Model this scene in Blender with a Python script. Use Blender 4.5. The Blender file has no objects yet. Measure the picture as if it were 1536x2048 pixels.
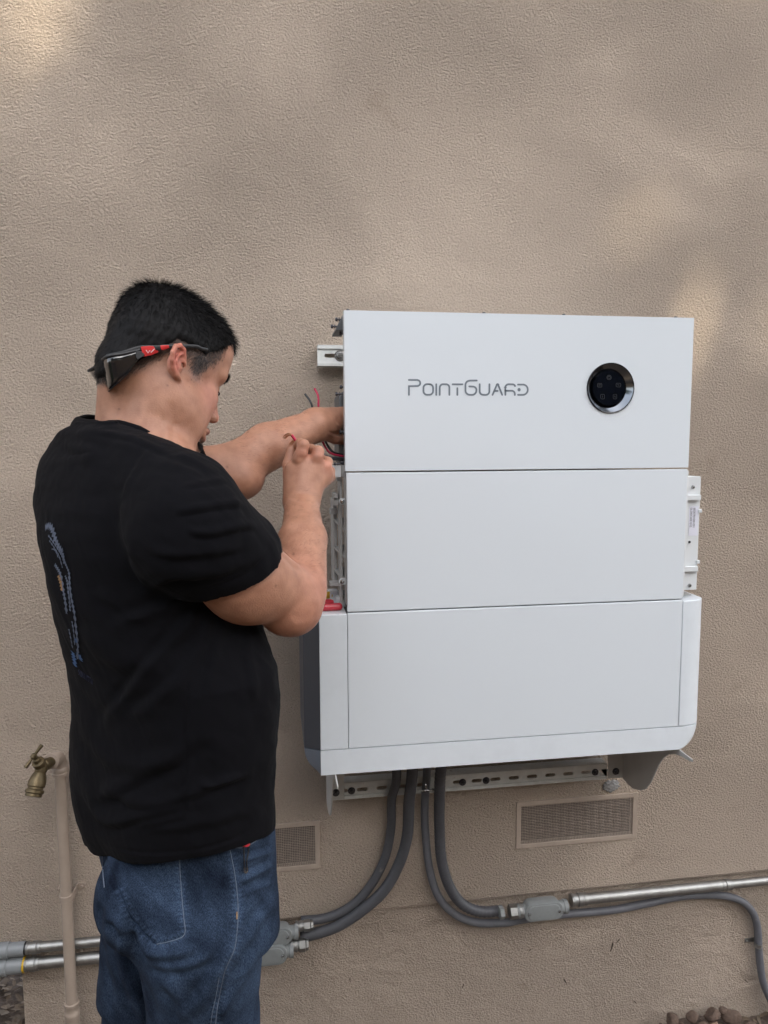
import bpy, bmesh, math, random
import numpy as np
from mathutils import Vector, Matrix
from mathutils.bvhtree import BVHTree
random.seed(7); rng = np.random.default_rng(7)
R = math.radians
S = bpy.context.scene
COL = S.collection

# ---------------------------------------------------------------- camera
F = 1480.0
yaw, pitch, roll = R(8.73), R(5.9), R(-0.2)
CAM = np.array([0.0, -1.85, 1.575])
cf = np.array([math.sin(yaw)*math.cos(pitch), math.cos(yaw)*math.cos(pitch), -math.sin(pitch)])
r0 = np.array([math.cos(yaw), -math.sin(yaw), 0.0]); u0 = np.cross(r0, cf)
cr = math.cos(roll)*r0 + math.sin(roll)*u0
cu = -math.sin(roll)*r0 + math.cos(roll)*u0
cam = bpy.data.cameras.new('camera'); camo = bpy.data.objects.new('camera', cam); COL.objects.link(camo)
cam.sensor_fit = 'VERTICAL'; cam.sensor_height = 36.0; cam.lens = 36.0*F/2048.0; cam.clip_start = 0.02; cam.clip_end = 500
camo.matrix_world = Matrix(((cr[0], cu[0], -cf[0], CAM[0]), (cr[1], cu[1], -cf[1], CAM[1]), (cr[2], cu[2], -cf[2], CAM[2]), (0, 0, 0, 1)))
S.camera = camo

# ---------------------------------------------------------------- sky, sun, exposure
SUN_EL, SUN_AZ = R(47), R(158)          # azimuth clockwise from +Y (the wall side)
W = bpy.data.worlds.new("World"); S.world = W; W.use_nodes = True
nt = W.node_tree; nt.nodes.clear()
sky = nt.nodes.new('ShaderNodeTexSky'); sky.sky_type = 'NISHITA'; sky.sun_disc = False
sky.sun_elevation = SUN_EL; sky.sun_rotation = SUN_AZ; sky.dust_density = 2.5; sky.ozone_density = 0.6; sky.air_density = 1.0
hs = nt.nodes.new('ShaderNodeHueSaturation'); hs.inputs['Saturation'].default_value = 0.34
bg = nt.nodes.new('ShaderNodeBackground'); bg.inputs[1].default_value = 0.12
wo = nt.nodes.new('ShaderNodeOutputWorld')
nt.links.new(sky.outputs[0], hs.inputs['Color']); nt.links.new(hs.outputs[0], bg.inputs[0]); nt.links.new(bg.outputs[0], wo.inputs[0])
sd = Vector((math.sin(SUN_AZ)*math.cos(SUN_EL), math.cos(SUN_AZ)*math.cos(SUN_EL), math.sin(SUN_EL)))
sl = bpy.data.lights.new('sun', 'SUN'); sl.energy = 2.2; sl.angle = R(0.8); sl.color = (1.0, 0.88, 0.66)
so = bpy.data.objects.new('sun', sl); COL.objects.link(so); so.rotation_euler = (-sd).to_track_quat('-Z', 'Y').to_euler(); so.location = sd*30
S.view_settings.view_transform = 'Standard'; S.view_settings.look = 'None'; S.view_settings.gamma = 1.0
S.view_settings.exposure = 2.22

# ---------------------------------------------------------------- pixel -> world helpers (photo pixels, 1536 x 2048)
def ray(px, py): return (px-768.0)/F*cr - (py-1024.0)/F*cu + cf
def pD(px, py, d): return CAM + d*ray(px, py)
def pY(px, py, y):
    r = ray(px, py); return CAM + r*((y-CAM[1])/r[1])
def pX(px, py, x):
    r = ray(px, py); return CAM + r*((x-CAM[0])/r[0])
def pZ(px, py, z):
    r = ray(px, py); return CAM + r*((z-CAM[2])/r[2])

# ---------------------------------------------------------------- object helpers
def tag(o, label=None, cat=None, group=None, kind=None):
    if label: o['label'] = label
    if cat: o['category'] = cat
    if group: o['group'] = group
    if kind: o['kind'] = kind
    return o
def thing(name, label, cat, loc=(0, 0, 0), group=None):
    o = bpy.data.objects.new(name, None); COL.objects.link(o); o.location = loc; o.empty_display_size = .05
    bpy.context.view_layer.update()
    return tag(o, label, cat, group)
class MB:
    def __init__(s): s.v = []; s.f = []; s.n = 0
    def add(s, vs, fs):
        s.v.extend([tuple(map(float, q)) for q in vs]); s.f.extend([tuple(i+s.n for i in f) for f in fs]); s.n += len(vs); return s
    def box(s, a, b):
        x0, x1 = sorted((a[0], b[0])); y0, y1 = sorted((a[1], b[1])); z0, z1 = sorted((a[2], b[2]))
        return s.add([(x0,y0,z0),(x1,y0,z0),(x1,y1,z0),(x0,y1,z0),(x0,y0,z1),(x1,y0,z1),(x1,y1,z1),(x0,y1,z1)],
                     [(0,3,2,1),(4,5,6,7),(0,1,5,4),(1,2,6,5),(2,3,7,6),(3,0,4,7)])
    def rings(s, rs, caps=True, closed=False):
        n = len(rs[0]); m = len(rs); vs = [p for r in rs for p in r]; fs = []
        for i in range(m if closed else m-1):
            for j in range(n):
                a, b = i*n+j, i*n+(j+1) % n; c, d = ((i+1) % m)*n+(j+1) % n, ((i+1) % m)*n+j
                fs.append((a, b, c, d))
        if caps and not closed: fs.append(tuple(range(n-1, -1, -1))); fs.append(tuple((m-1)*n+j for j in range(n)))
        return s.add(vs, fs)
    def tube(s, path, rad, seg=12, caps=True, flat=None):
        P = [np.array(p, float) for p in path]; m = len(P)
        T = [P[min(i+1, m-1)]-P[max(i-1, 0)] for i in range(m)]; T = [t/(np.linalg.norm(t)+1e-12) for t in T]
        ref = np.array([0, 0, 1.]) if abs(T[0][2]) < .9 else np.array([1., 0, 0])
        nrm = np.cross(T[0], ref); nrm /= np.linalg.norm(nrm); rs = []
        for i in range(m):
            nrm = nrm - T[i]*np.dot(nrm, T[i]); nrm /= np.linalg.norm(nrm); bn = np.cross(T[i], nrm)
            r = rad[i] if hasattr(rad, '__len__') else rad
            rs.append([P[i]+r*(math.cos(a)*nrm+math.sin(a)*bn) for a in [2*math.pi*k/seg for k in range(seg)]])
        return s.rings(rs, caps)
    def lathe(s, o, ax, prof, seg=24, caps=True):   # prof: (distance along axis, radius)
        o = np.array(o, float); ax = np.array(ax, float); ax /= np.linalg.norm(ax)
        ref = np.array([0, 0, 1.]) if abs(ax[2]) < .9 else np.array([1., 0, 0])
        u = np.cross(ref, ax); u /= np.linalg.norm(u); v = np.cross(ax, u)
        rs = [[o+ax*t+max(r, 1e-5)*(math.cos(a)*u+math.sin(a)*v) for a in [2*math.pi*k/seg for k in range(seg)]] for t, r in prof]
        return s.rings(rs, caps)
    def prism(s, poly, axis, a, b):                 # poly: 2D points in the two other axes, extruded from a to b along axis
        def mk(p, t): return {'x': (t, p[0], p[1]), 'y': (p[0], t, p[1]), 'z': (p[0], p[1], t)}[axis]
        return s.rings([[mk(p, a) for p in poly], [mk(p, b) for p in poly]])
    def build(s, name, mat, parent=None, bevel=0, bseg=2, smooth=False, ang=40, label=None):
        me = bpy.data.meshes.new(name); me.from_pydata(s.v, [], s.f); me.update()
        return link(name, me, mat, parent, bevel, bseg, smooth, ang, label)
def link(name, me, mat, parent=None, bevel=0, bseg=2, smooth=False, ang=40, label=None):
    bm = bmesh.new(); bm.from_mesh(me); bmesh.ops.recalc_face_normals(bm, faces=bm.faces)
    if smooth:
        for f in bm.faces: f.smooth = True
        for e in bm.edges:
            if len(e.link_faces) == 2 and e.calc_face_angle(0) > R(ang): e.smooth = False
    bm.to_mesh(me); bm.free()
    o = bpy.data.objects.new(name, me); COL.objects.link(o)
    if mat: me.materials.append(mat)
    if bevel:
        m = o.modifiers.new('bevel', 'BEVEL'); m.width = bevel; m.segments = bseg; m.limit_method = 'ANGLE'; m.angle_limit = R(35)
    if parent is not None:
        o.parent = parent
        M = Matrix.Translation(parent.location) if parent.parent is None else parent.matrix_world
        if parent.parent is None and parent.type == 'EMPTY': o.matrix_parent_inverse = M.inverted()
    if label: o['label'] = label
    return o
def plate(name, outer, holes, fn, thick, mat, parent=None, bevel=0):
    """flat plate with holes; 2D loops mapped to 3D by fn(u, v, t), t = 0 or thick"""
    bm = bmesh.new(); es = []
    for lp in [outer]+holes:
        vs = [bm.verts.new((p[0], p[1], 0)) for p in lp]
        es += [bm.edges.new((vs[i], vs[(i+1) % len(vs)])) for i in range(len(vs))]
    bmesh.ops.triangle_fill(bm, use_beauty=True, use_dissolve=False, edges=es)
    r = bmesh.ops.extrude_face_region(bm, geom=list(bm.faces))
    for v in [g for g in r['geom'] if isinstance(g, bmesh.types.BMVert)]: v.co.z = 1
    for v in bm.verts: v.co = Vector(fn(v.co.x, v.co.y, v.co.z*thick))
    bmesh.ops.recalc_face_normals(bm, faces=bm.faces)
    me = bpy.data.meshes.new(name); bm.to_mesh(me); bm.free()
    return link(name, me, mat, parent, bevel)
def crom(P, n=8):
    P = [np.array(p, float) for p in P]; Q = [2*P[0]-P[1]]+P+[2*P[-1]-P[-2]]; out = []
    for i in range(1, len(Q)-2):
        for k in range(n):
            t = k/n; a, b, c, d = Q[i-1], Q[i], Q[i+1], Q[i+2]
            out.append(.5*((2*b)+(-a+c)*t+(2*a-5*b+4*c-d)*t*t+(-a+3*b-3*c+d)*t**3))
    out.append(Q[-2]); return out
def ellpts(cx, cy, rx, ry, n=24, a0=0, a1=2*math.pi):
    return [(cx+rx*math.cos(a0+(a1-a0)*k/n), cy+ry*math.sin(a0+(a1-a0)*k/n)) for k in range(n)]
def slotpts(cx, cy, w, h, n=6):
    r = min(w, h)/2; out = []
    if w >= h:
        out += [(cx+w/2-r+r*math.cos(a), cy+r*math.sin(a)) for a in [(-.5+k/n)*math.pi for k in range(n+1)]]
        out += [(cx-w/2+r+r*math.cos(a), cy+r*math.sin(a)) for a in [(.5+k/n)*math.pi for k in range(n+1)]]
    else:
        out += [(cx+r*math.cos(a), cy+h/2-r+r*math.sin(a)) for a in [k/n*math.pi for k in range(n+1)]]
        out += [(cx+r*math.cos(a), cy-h/2+r+r*math.sin(a)) for a in [(1+k/n)*math.pi for k in range(n+1)]]
    return out

# ---------------------------------------------------------------- materials
def pmat(name, col, rough=.5, metal=0., var=.12, vs=18, bump=0., bs=200, coat=0., spec=.5, dirt=None, aniso=None):
    m = bpy.data.materials.new(name); m.use_nodes = True; n = m.node_tree.nodes; L = m.node_tree.links; b = n['Principled BSDF']
    b.inputs['Roughness'].default_value = rough; b.inputs['Metallic'].default_value = metal; b.inputs['Coat Weight'].default_value = coat
    b.inputs['Specular IOR Level'].default_value = spec
    tc = n.new('ShaderNodeTexCoord'); nz = n.new('ShaderNodeTexNoise'); nz.inputs['Scale'].default_value = vs; nz.inputs['Detail'].default_value = 6
    nz.inputs['Roughness'].default_value = .65
    L.new(tc.outputs['Object'], nz.inputs['Vector'])
    rp = n.new('ShaderNodeValToRGB'); c = np.array(col)
    rp.color_ramp.elements[0].position = .3; rp.color_ramp.elements[1].position = .7
    rp.color_ramp.elements[0].color = (*np.clip(c*(1-var), 0, 1), 1); rp.color_ramp.elements[1].color = (*np.clip(c*(1+var), 0, 1), 1)
    L.new(nz.outputs['Fac'], rp.inputs['Fac']); out = rp.outputs[0]
    if dirt:
        dz = n.new('ShaderNodeTexNoise'); dz.inputs['Scale'].default_value = dirt[2]; dz.inputs['Detail'].default_value = 8
        L.new(tc.outputs['Object'], dz.inputs['Vector'])
        dr = n.new('ShaderNodeValToRGB'); dr.color_ramp.elements[0].position = dirt[1]; dr.color_ramp.elements[1].position = dirt[1]+.08
        L.new(dz.outputs['Fac'], dr.inputs['Fac'])
        mx = n.new('ShaderNodeMixRGB'); mx.inputs[2].default_value = (*dirt[0], 1); L.new(dr.outputs[0], mx.inputs[0]); L.new(out, mx.inputs[1]); out = mx.outputs[0]
    L.new(out, b.inputs['Base Color'])
    rr = n.new('ShaderNodeMapRange'); rr.inputs['To Min'].default_value = max(0, rough-.08); rr.inputs['To Max'].default_value = min(1, rough+.08)
    L.new(nz.outputs['Fac'], rr.inputs['Value']); L.new(rr.outputs[0], b.inputs['Roughness'])
    if bump:
        bz = n.new('ShaderNodeTexNoise'); bz.inputs['Scale'].default_value = bs; bz.inputs['Detail'].default_value = 4
        L.new(tc.outputs['Object'], bz.inputs['Vector'])
        bn = n.new('ShaderNodeBump'); bn.inputs['Strength'].default_value = 1; bn.inputs['Distance'].default_value = bump
        L.new(bz.outputs['Fac'], bn.inputs['Height']); L.new(bn.outputs[0], b.inputs['Normal'])
    return m
def stucco(name, col, scale, dist, fine=1.0, patch=False):
    m = bpy.data.materials.new(name); m.use_nodes = True; n = m.node_tree.nodes; L = m.node_tree.links; b = n['Principled BSDF']
    b.inputs['Roughness'].default_value = .92; b.inputs['Specular IOR Level'].default_value = .25
    tc = n.new('ShaderNodeTexCoord'); mp = n.new('ShaderNodeMapping'); L.new(tc.outputs['Object'], mp.inputs[0]); mp.inputs['Scale'].default_value = (1, 1, 1.25)
    mp.inputs['Rotation'].default_value = (0, .5, 0)
    def noise(sc, det, dis, r=.55):
        z = n.new('ShaderNodeTexNoise'); z.inputs['Scale'].default_value = sc; z.inputs['Detail'].default_value = det
        z.inputs['Distortion'].default_value = dis; z.inputs['Roughness'].default_value = r; L.new(mp.outputs[0], z.inputs['Vector']); return z.outputs['Fac']
    def math_(op, a, c=None, v=None):
        q = n.new('ShaderNodeMath'); q.operation = op; L.new(a, q.inputs[0])
        if c is not None: L.new(c, q.inputs[1])
        if v is not None: q.inputs[1].default_value = v
        return q.outputs[0]
    A = noise(scale, 3.5, .15, .62); B = noise(scale*2.6, 3, .4); Cc = noise(6, 4, 0); D = noise(1.3, 3, 0)
    rp = n.new('ShaderNodeValToRGB'); rp.color_ramp.elements[0].position = .22; rp.color_ramp.elements[1].position = .74; L.new(A, rp.inputs[0])
    h = math_('ADD', rp.outputs[0], math_('MULTIPLY', B, v=.55*fine))
    h = math_('ADD', h, math_('MULTIPLY', Cc, v=1.2))
    am = n.new('ShaderNodeMapRange'); L.new(noise(2.2, 4, .5), am.inputs['Value']); am.inputs['From Min'].default_value = .3; am.inputs['From Max'].default_value = .7; am.inputs['To Min'].default_value = .45; am.inputs['To Max'].default_value = 1.25
    h = math_('MULTIPLY', h, am.outputs[0])
    if patch:
        vo = n.new('ShaderNodeTexNoise'); vo.inputs['Scale'].default_value = 9; vo.inputs['Detail'].default_value = 3; vo.inputs['Distortion'].default_value = 1.6; L.new(mp.outputs[0], vo.inputs['Vector'])
        h = math_('ADD', h, math_('MULTIPLY', vo.outputs['Fac'], v=2.4))
    bn = n.new('ShaderNodeBump'); bn.inputs['Strength'].default_value = 1.0; bn.inputs['Distance'].default_value = dist
    L.new(h, bn.inputs['Height']); L.new(bn.outputs[0], b.inputs['Normal'])
    cr_ = n.new('ShaderNodeValToRGB'); c = np.array(col)
    cr_.color_ramp.elements[0].position = .25; cr_.color_ramp.elements[1].position = .75
    cr_.color_ramp.elements[0].color = (*(c*.9), 1); cr_.color_ramp.elements[1].color = (*(c*1.08), 1); L.new(D, cr_.inputs[0])
    c2 = n.new('ShaderNodeMixRGB'); c2.blend_type = 'MULTIPLY'; c2.inputs[0].default_value = 1
    r2 = n.new('ShaderNodeValToRGB'); r2.color_ramp.elements[0].position = .3; r2.color_ramp.elements[1].position = .6
    r2.color_ramp.elements[0].color = (.70, .67, .64, 1); r2.color_ramp.elements[1].color = (1.0, 1.0, 1.0, 1)   # fine pits tinted darker, imitating the shade inside them
    L.new(B, r2.inputs[0]); L.new(cr_.outputs[0], c2.inputs[1]); L.new(r2.outputs[0], c2.inputs[2])
    ds = n.new('ShaderNodeTexNoise'); ds.inputs['Scale'].default_value = 14 if patch else 5; ds.inputs['Detail'].default_value = 9; ds.inputs['Roughness'].default_value = .7; L.new(mp.outputs[0], ds.inputs['Vector'])
    dr = n.new('ShaderNodeValToRGB'); dr.color_ramp.elements[0].position = .60; dr.color_ramp.elements[1].position = .74; dr.color_ramp.elements[0].color = (1, 1, 1, 1); dr.color_ramp.elements[1].color = (.78, .74, .70, 1); L.new(ds.outputs['Fac'], dr.inputs[0])
    c3 = n.new('ShaderNodeMixRGB'); c3.blend_type = 'MULTIPLY'; c3.inputs[0].default_value = 1; L.new(c2.outputs[0], c3.inputs[1]); L.new(dr.outputs[0], c3.inputs[2])
    L.new(c3.outputs[0], b.inputs['Base Color'])
    return m
M = {}
M['stucco'] = stucco('stucco', (.69, .572, .468), 165, .0112)
M['found'] = stucco('foundation_render', (.56, .468, .386), 175, .0070, patch=True)
M['wpaint'] = pmat('painted_trim', (.40, .325, .265), .6, var=.08, bump=.0006, bs=120, dirt=((.25, .2, .16), .68, 25))
M['mesh'] = pmat('screen_wire', (.31, .25, .205), .6, var=.2, vs=60)
M['dark'] = pmat('crawl_void', (.12, .10, .085), .9)
M['white'] = pmat('white_enamel', (.715, .76, .80), .31, var=.004, vs=3, coat=.15, bump=.00004, bs=900)
M['white'].node_tree.nodes['Principled BSDF'].inputs['Coat Weight'].default_value = .45; M['white'].node_tree.nodes['Principled BSDF'].inputs['Coat Roughness'].default_value = .14
M['whiteedge'] = pmat('white_plastic', (.70, .72, .73), .42, var=.03)
M['greyplastic'] = pmat('grey_plastic', (.42, .42, .41), .5, var=.06)
M['darkgrey'] = pmat('dark_grey_metal', (.10, .105, .11), .45, metal=.3, var=.1)
M['slate'] = pmat('white_side_paint', (.715, .76, .80), .35, var=.03)
M['sideshade'] = pmat('side_panel_painted_shade', (.055, .065, .085), .35, var=.04)  # white side cover, the man's shade on it put into the colour
M['trimshade'] = pmat('trim_end_painted_shade', (.17, .20, .25), .35, var=.04)  # same white trim as the front, its shaded end painted grey
M['black'] = pmat('black_plastic', (.015, .015, .017), .4, var=.2)
M['gloss'] = pmat('black_glass', (.004, .005, .009), .08, var=.1, spec=.35)
M['chrome'] = pmat('chrome_bevel', (.20, .215, .235), .12, metal=1, var=.05)
M['galv'] = pmat('galvanised_steel', (.36, .36, .35), .5, metal=1, var=.18, vs=40, bump=.0003, bs=160)
M['zinc'] = pmat('zinc_strut', (.66, .67, .65), .45, metal=.15, var=.12, vs=30, dirt=((.3, .27, .24), .66, 30))
M['bracket'] = pmat('grey_painted_steel', (.50, .49, .47), .5, var=.06)
M['bolt'] = pmat('bolt_steel', (.42, .42, .42), .25, metal=1, var=.2, vs=120)
M['dbolt'] = pmat('dark_bolt', (.09, .09, .10), .3, metal=.8, var=.2, vs=120)
M['rubber'] = pmat('grey_pvc_jacket', (.072, .074, .083), .48, var=.14, vs=35, bump=.0004, bs=90, dirt=((.19, .175, .16), .70, 40))
M['rubber2'] = pmat('light_grey_pvc_jacket', (.135, .14, .158), .42, var=.12, vs=35, dirt=((.25, .23, .21), .68, 40))
M['body'] = pmat('cast_grey_paint', (.235, .25, .25), .45, var=.07, vs=50, bump=.0003, bs=300)
M['pvc'] = pmat('grey_pvc', (.21, .225, .235), .38, var=.06)
M['ptan'] = pmat('tan_painted_pipe', (.36, .29, .235), .5, var=.07, vs=25, bump=.0005, bs=70, dirt=((.22, .17, .13), .70, 30))
M['brass'] = pmat('brass', (.15, .115, .065), .45, metal=.8, var=.3, vs=70, dirt=((.12, .10, .06), .55, 90))
M['yellow'] = pmat('yellow_plastic', (.62, .38, .02), .4)
M['red'] = pmat('red_vinyl', (.55, .03, .05), .3, var=.08, coat=.3)
M['redwire'] = pmat('red_wire', (.50, .02, .07), .4)
M['blackwire'] = pmat('black_wire', (.02, .02, .024), .4)
M['copper'] = pmat('copper_strand', (.70, .36, .22), .35, metal=.9, var=.2, vs=200)
M['letter'] = pmat('grey_ink', (.165, .195, .23), .5, var=.02)
M['icon'] = pmat('icon_ink', (.022, .024, .030), .5)
M['paper'] = pmat('label_paper', (.72, .72, .80), .5, var=.02)
M['ink'] = pmat('label_ink', (.10, .10, .12), .6)
M['soil'] = pmat('soil', (.085, .062, .048), .95, var=.45, vs=25, bump=.01, bs=60)
M['clod'] = pmat('clod_brown', (.12, .082, .062), .95, var=.35, vs=40, bump=.005, bs=90)
M['clodt'] = pmat('clod_tan', (.30, .20, .14), .95, var=.25, vs=40, bump=.004, bs=90)
M['litter'] = pmat('dry_leaf', (.13, .095, .065), .8, var=.5, vs=8)
M['leaf'] = pmat('leaf_green', (.055, .095, .03), .55, var=.5, vs=1.5)
M['bark'] = pmat('bark', (.13, .10, .08), .9, var=.3, vs=12, bump=.02, bs=15)
M['wood'] = pmat('fence_board', (.30, .21, .14), .8, var=.25, vs=6, bump=.003, bs=30)
for k in ('leaf',):
    m_ = M[k]; b_ = m_.node_tree.nodes['Principled BSDF']; b_.inputs['Transmission Weight'].default_value = 0.0

# ================================================================ THE SETTING
ZL = float(np.mean([pY(x, y, 0)[2] for x, y in ((0, 1890), (762, 1817), (1500, 1745))]))   # lower edge of the stucco
ZG = float(pY(1280, 2064, 0.02)[2])                                                            # soil at the wall
XF = float(pY(47, 1990, .018)[0])                                                             # left end of the foundation
house = thing('house_wall', 'tan stucco house wall with a smoother rendered foundation below its lower edge', 'wall', (0, 0, ZG))
def subgrid(name, x0, x1, z0, z1, y, mat, step, amp, holes=()):
    xs = np.linspace(x0, x1, int((x1-x0)/step)+1); zs = np.linspace(z0, z1, int((z1-z0)/step)+1)
    return xs, zs
XV = [pY(1032, 1650, 0)[0], pY(1273, 1640, 0)[0]]; ZV = [float(np.mean([pY(1032, 1605, 0)[2], pY(1274, 1583, 0)[2]])), float(np.mean([pY(1032, 1697, 0)[2], pY(1268, 1677, 0)[2]]))]
XU = [pY(640, 1690, 0)[0]-(XV[1]-XV[0]), pY(640, 1690, 0)[0]]; ZU = [float(pY(640, 1640, 0)[2]), float(pY(640, 1736, 0)[2])]
def rect(x0, x1, z0, z1): return [(x0, z0), (x1, z0), (x1, z1), (x0, z1)]
wl = plate('stucco_face', rect(-3.2, 4.2, ZL, 4.4), [rect(XV[0]+.008, XV[1]-.008, ZV[1]+.008, ZV[0]-.008), rect(XU[0]+.008, XU[1]-.008, ZU[1]+.008, ZU[0]-.008)],
           lambda u, v, t: (u, t, v), .022, M['stucco'], house)
MB().box((XF, .018, ZG-.4), (4.2, .24, ZL-.001)).build('foundation', M['found'], house)
MB().box((-3.2, .0225, ZL+.0), (4.2, .24, ZL+.006)).build('sill_flashing', M['wpaint'], house)
# a narrow irregular shadow gap strip under the stucco edge (drip screed)
MB().box((-3.2, .004, ZL-.006), (4.2, .010, ZL-.0005)).build('weep_screed', M['wpaint'], house)
mp_ = pY(1222, 1572, -.002); bm_ = bmesh.new(); bmesh.ops.create_icosphere(bm_, subdivisions=4, radius=.03)
for v_ in bm_.verts: d_ = v_.co.normalized(); v_.co = Vector((d_.x*.024, d_.y*.0035, d_.z*.017))*(1+.18*math.sin(9*d_.x+2)*math.sin(11*d_.z)+.06*math.sin(40*d_.x)*math.sin(37*d_.z))
me_ = bpy.data.meshes.new('mortar_patch'); bm_.to_mesh(me_); bm_.free(); M['mortar'] = pmat('grey_mortar', (.27, .265, .26), .95, var=.3, vs=60, bump=.003, bs=120); mo_ = link('mortar_patch', me_, M['mortar'], house, smooth=True, ang=180); mo_.location = Vector(mp_)
for (x_, y_, l_, a_) in ((1224, 1893, .016, 75), (1236, 1882, .009, 50), (1130, 1962, .010, 120), (926, 1972, .008, 70), (1492, 1962, .009, 140), (1270, 2004, .008, 130), (700, 1960, .007, 100), (1060, 1900, .006, 40), (785, 1862, .004, 20)):
    c_ = pY(x_, y_, .0175); ca_, sa_ = math.cos(R(a_)), math.sin(R(a_)); pts_ = []
    for k in range(12):
        t_ = k/12*6.283; u_ = l_*math.cos(t_)*(1+.2*math.sin(3*t_)); v_ = l_*.16*math.sin(t_)*(1+.4*math.cos(5*t_)); pts_.append((c_[0]+u_*ca_-v_*sa_, .0174, c_[2]+u_*sa_+v_*ca_))
    MB().add(pts_, [tuple(range(12))]).build('render_chip', M['soil'], house)
# eave well above the frame
MB().box((-3.6, -.55, 4.4), (4.6, .24, 4.48)).build('eave', M['wpaint'], house)

# ground: one sheet, fine near the wall
XM = float(pY(1435, 2040, -.05)[0])
def hgt(x, y):
    h = ZG + .012*math.sin(7*x+1.3)*math.sin(5*y+.4) + .006*math.sin(23*x)*math.sin(19*y+2)
    l = max(0, min(1, (XF+.10-x)/.16)); h += l*(.150 if y > -.25 else .150*max(0, 1+(y+.25)/.8))*1.0
    r = math.exp(-((x-XM)/.13)**2)*math.exp(-((y+.02)/.28)**2); h += .034*r
    return h
def axis_pts(a, fine0, fine1, b, st):
    p = list(np.arange(fine0, fine1, st)); q = fine0; s_ = st
    while q > a: s_ *= 1.35; q -= s_; p.insert(0, q)
    q = p[-1]; s_ = st
    while q < b: s_ *= 1.35; q += s_; p.append(q)
    return p
gx = axis_pts(-60, -1.6, 1.9, 60, .018); gy = axis_pts(-60, -.5, .6, 60, .018)
gm = MB(); nx = len(gx)
vs = [(x, y, hgt(x, y)+(random.uniform(-.004, .004) if -2 < x < 2 and -1 < y < 1 else 0)) for y in gy for x in gx]
gm.add(vs, [(j*nx+i, j*nx+i+1, (j+1)*nx+i+1, (j+1)*nx+i) for j in range(len(gy)-1) for i in range(nx-1)])
tag(gm.build('ground', M['soil'], smooth=True, ang=180), kind='structure')

# dead leaves and bark chips (stuff) in the left corner and along the foot of the wall
lm = MB()
for k in range(900):
    if k < 820: x = random.uniform(XF-.45, XF+.05); y = random.uniform(-.3, .35)
    else: x = random.uniform(XM-.15, XM+.3); y = random.uniform(-.25, .01)
    z = hgt(x, y)+random.uniform(.002, .018); a = random.uniform(0, 6.28); s_ = random.uniform(.006, .02); w_ = s_*random.uniform(.3, .7)
    tx, ty = random.uniform(-.5, .5), random.uniform(-.5, .5); pts = []
    for du, dv, dz in ((-1, 0, 0), (-.3, 1, .2), (.5, .8, .25), (1, 0, 0), (.5, -.8, .3), (-.3, -1, .2)):
        uu, vv = du*s_, dv*w_; X_ = uu*math.cos(a)-vv*math.sin(a); Y_ = uu*math.sin(a)+vv*math.cos(a); pts.append((x+X_, y+Y_, z+tx*X_+ty*Y_+dz*w_))
    lm.add(pts, [(0, 1, 2, 3), (0, 3, 4, 5)])
tag(lm.build('leaf_litter', M['litter']), 'dry brown leaves and bark chips lying on the soil beside the wall foot', 'leaf litter', kind='stuff')
# dirt clods at the lower right
def clod(name, c, r, mat, seed):
    bm = bmesh.new(); bmesh.ops.create_icosphere(bm, subdivisions=3, radius=r); rs = random.Random(seed); K = [(Vector((rs.gauss(0, 1), rs.gauss(0, 1), rs.gauss(0, 1))).normalized(), rs.uniform(.5, .95)) for _ in range(9)]
    sx, sy, sz = rs.uniform(.8, 1.25), rs.uniform(.8, 1.1), rs.uniform(.65, .95)
    for v in bm.verts:
        d = v.co.normalized(); k = 1.0
        for n_, h in K: k = min(k, h/max(.2, d.dot(n_)) if d.dot(n_) > .2 else 9)
        k = min(k, 1.0)*(1+.04*math.sin(17*d.x+seed)*math.sin(13*d.z)); v.co = Vector((d.x*sx, d.y*sy, d.z*sz))*r*k
    me = bpy.data.meshes.new(name); bm.to_mesh(me); bm.free(); o = link(name, me, mat, smooth=True, ang=50); o.location = c; return o
cl = [(1462, 2030, .034, 0, 'large rounded brown dirt clod, rightmost and highest of the pile by the wall'), (1425, 2028, .027, 0, 'round brown dirt clod left of the highest clod at the wall foot'),
      (1385, 2030, .024, 0, 'medium brown dirt clod standing in the middle of the pile by the wall'), (1428, 2052, .026, 1, 'pale tan dirt clod in front of the dark clods at the wall foot'),
      (1345, 2036, .022, 0, 'brown dirt clod near the left end of the pile by the wall'), (1405, 2048, .020, 0, 'small dark clod just left of the pale tan clod'),
      (1472, 2052, .022, 0, 'dark clod right of the pale tan clod below the highest clod'), (1500, 2046, .020, 0, 'dark clod at the right end of the pile beside the grey conduit'),
      (1362, 2050, .017, 0, 'small clod in front of the left end of the clod pile'), (1320, 2052, .016, 0, 'small low clod at the far left tip of the clod pile'),
      (1447, 2018, .016, 0, 'small clod wedged behind between the two tallest clods'), (1300, 2056, .012, 0, 'tiny clod left of the low clod, lying by itself')]
for i, (x, y, r, t, lb) in enumerate(cl):
    p = pY(x, y+3, -.035-.02*(y-2020)/30); r *= .84
    tag(clod('dirt_clod', p, r, M['clodt'] if t else M['clod'], i*3+1), lb, 'dirt clod', 'dirt clods at the foot of the wall')

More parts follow.
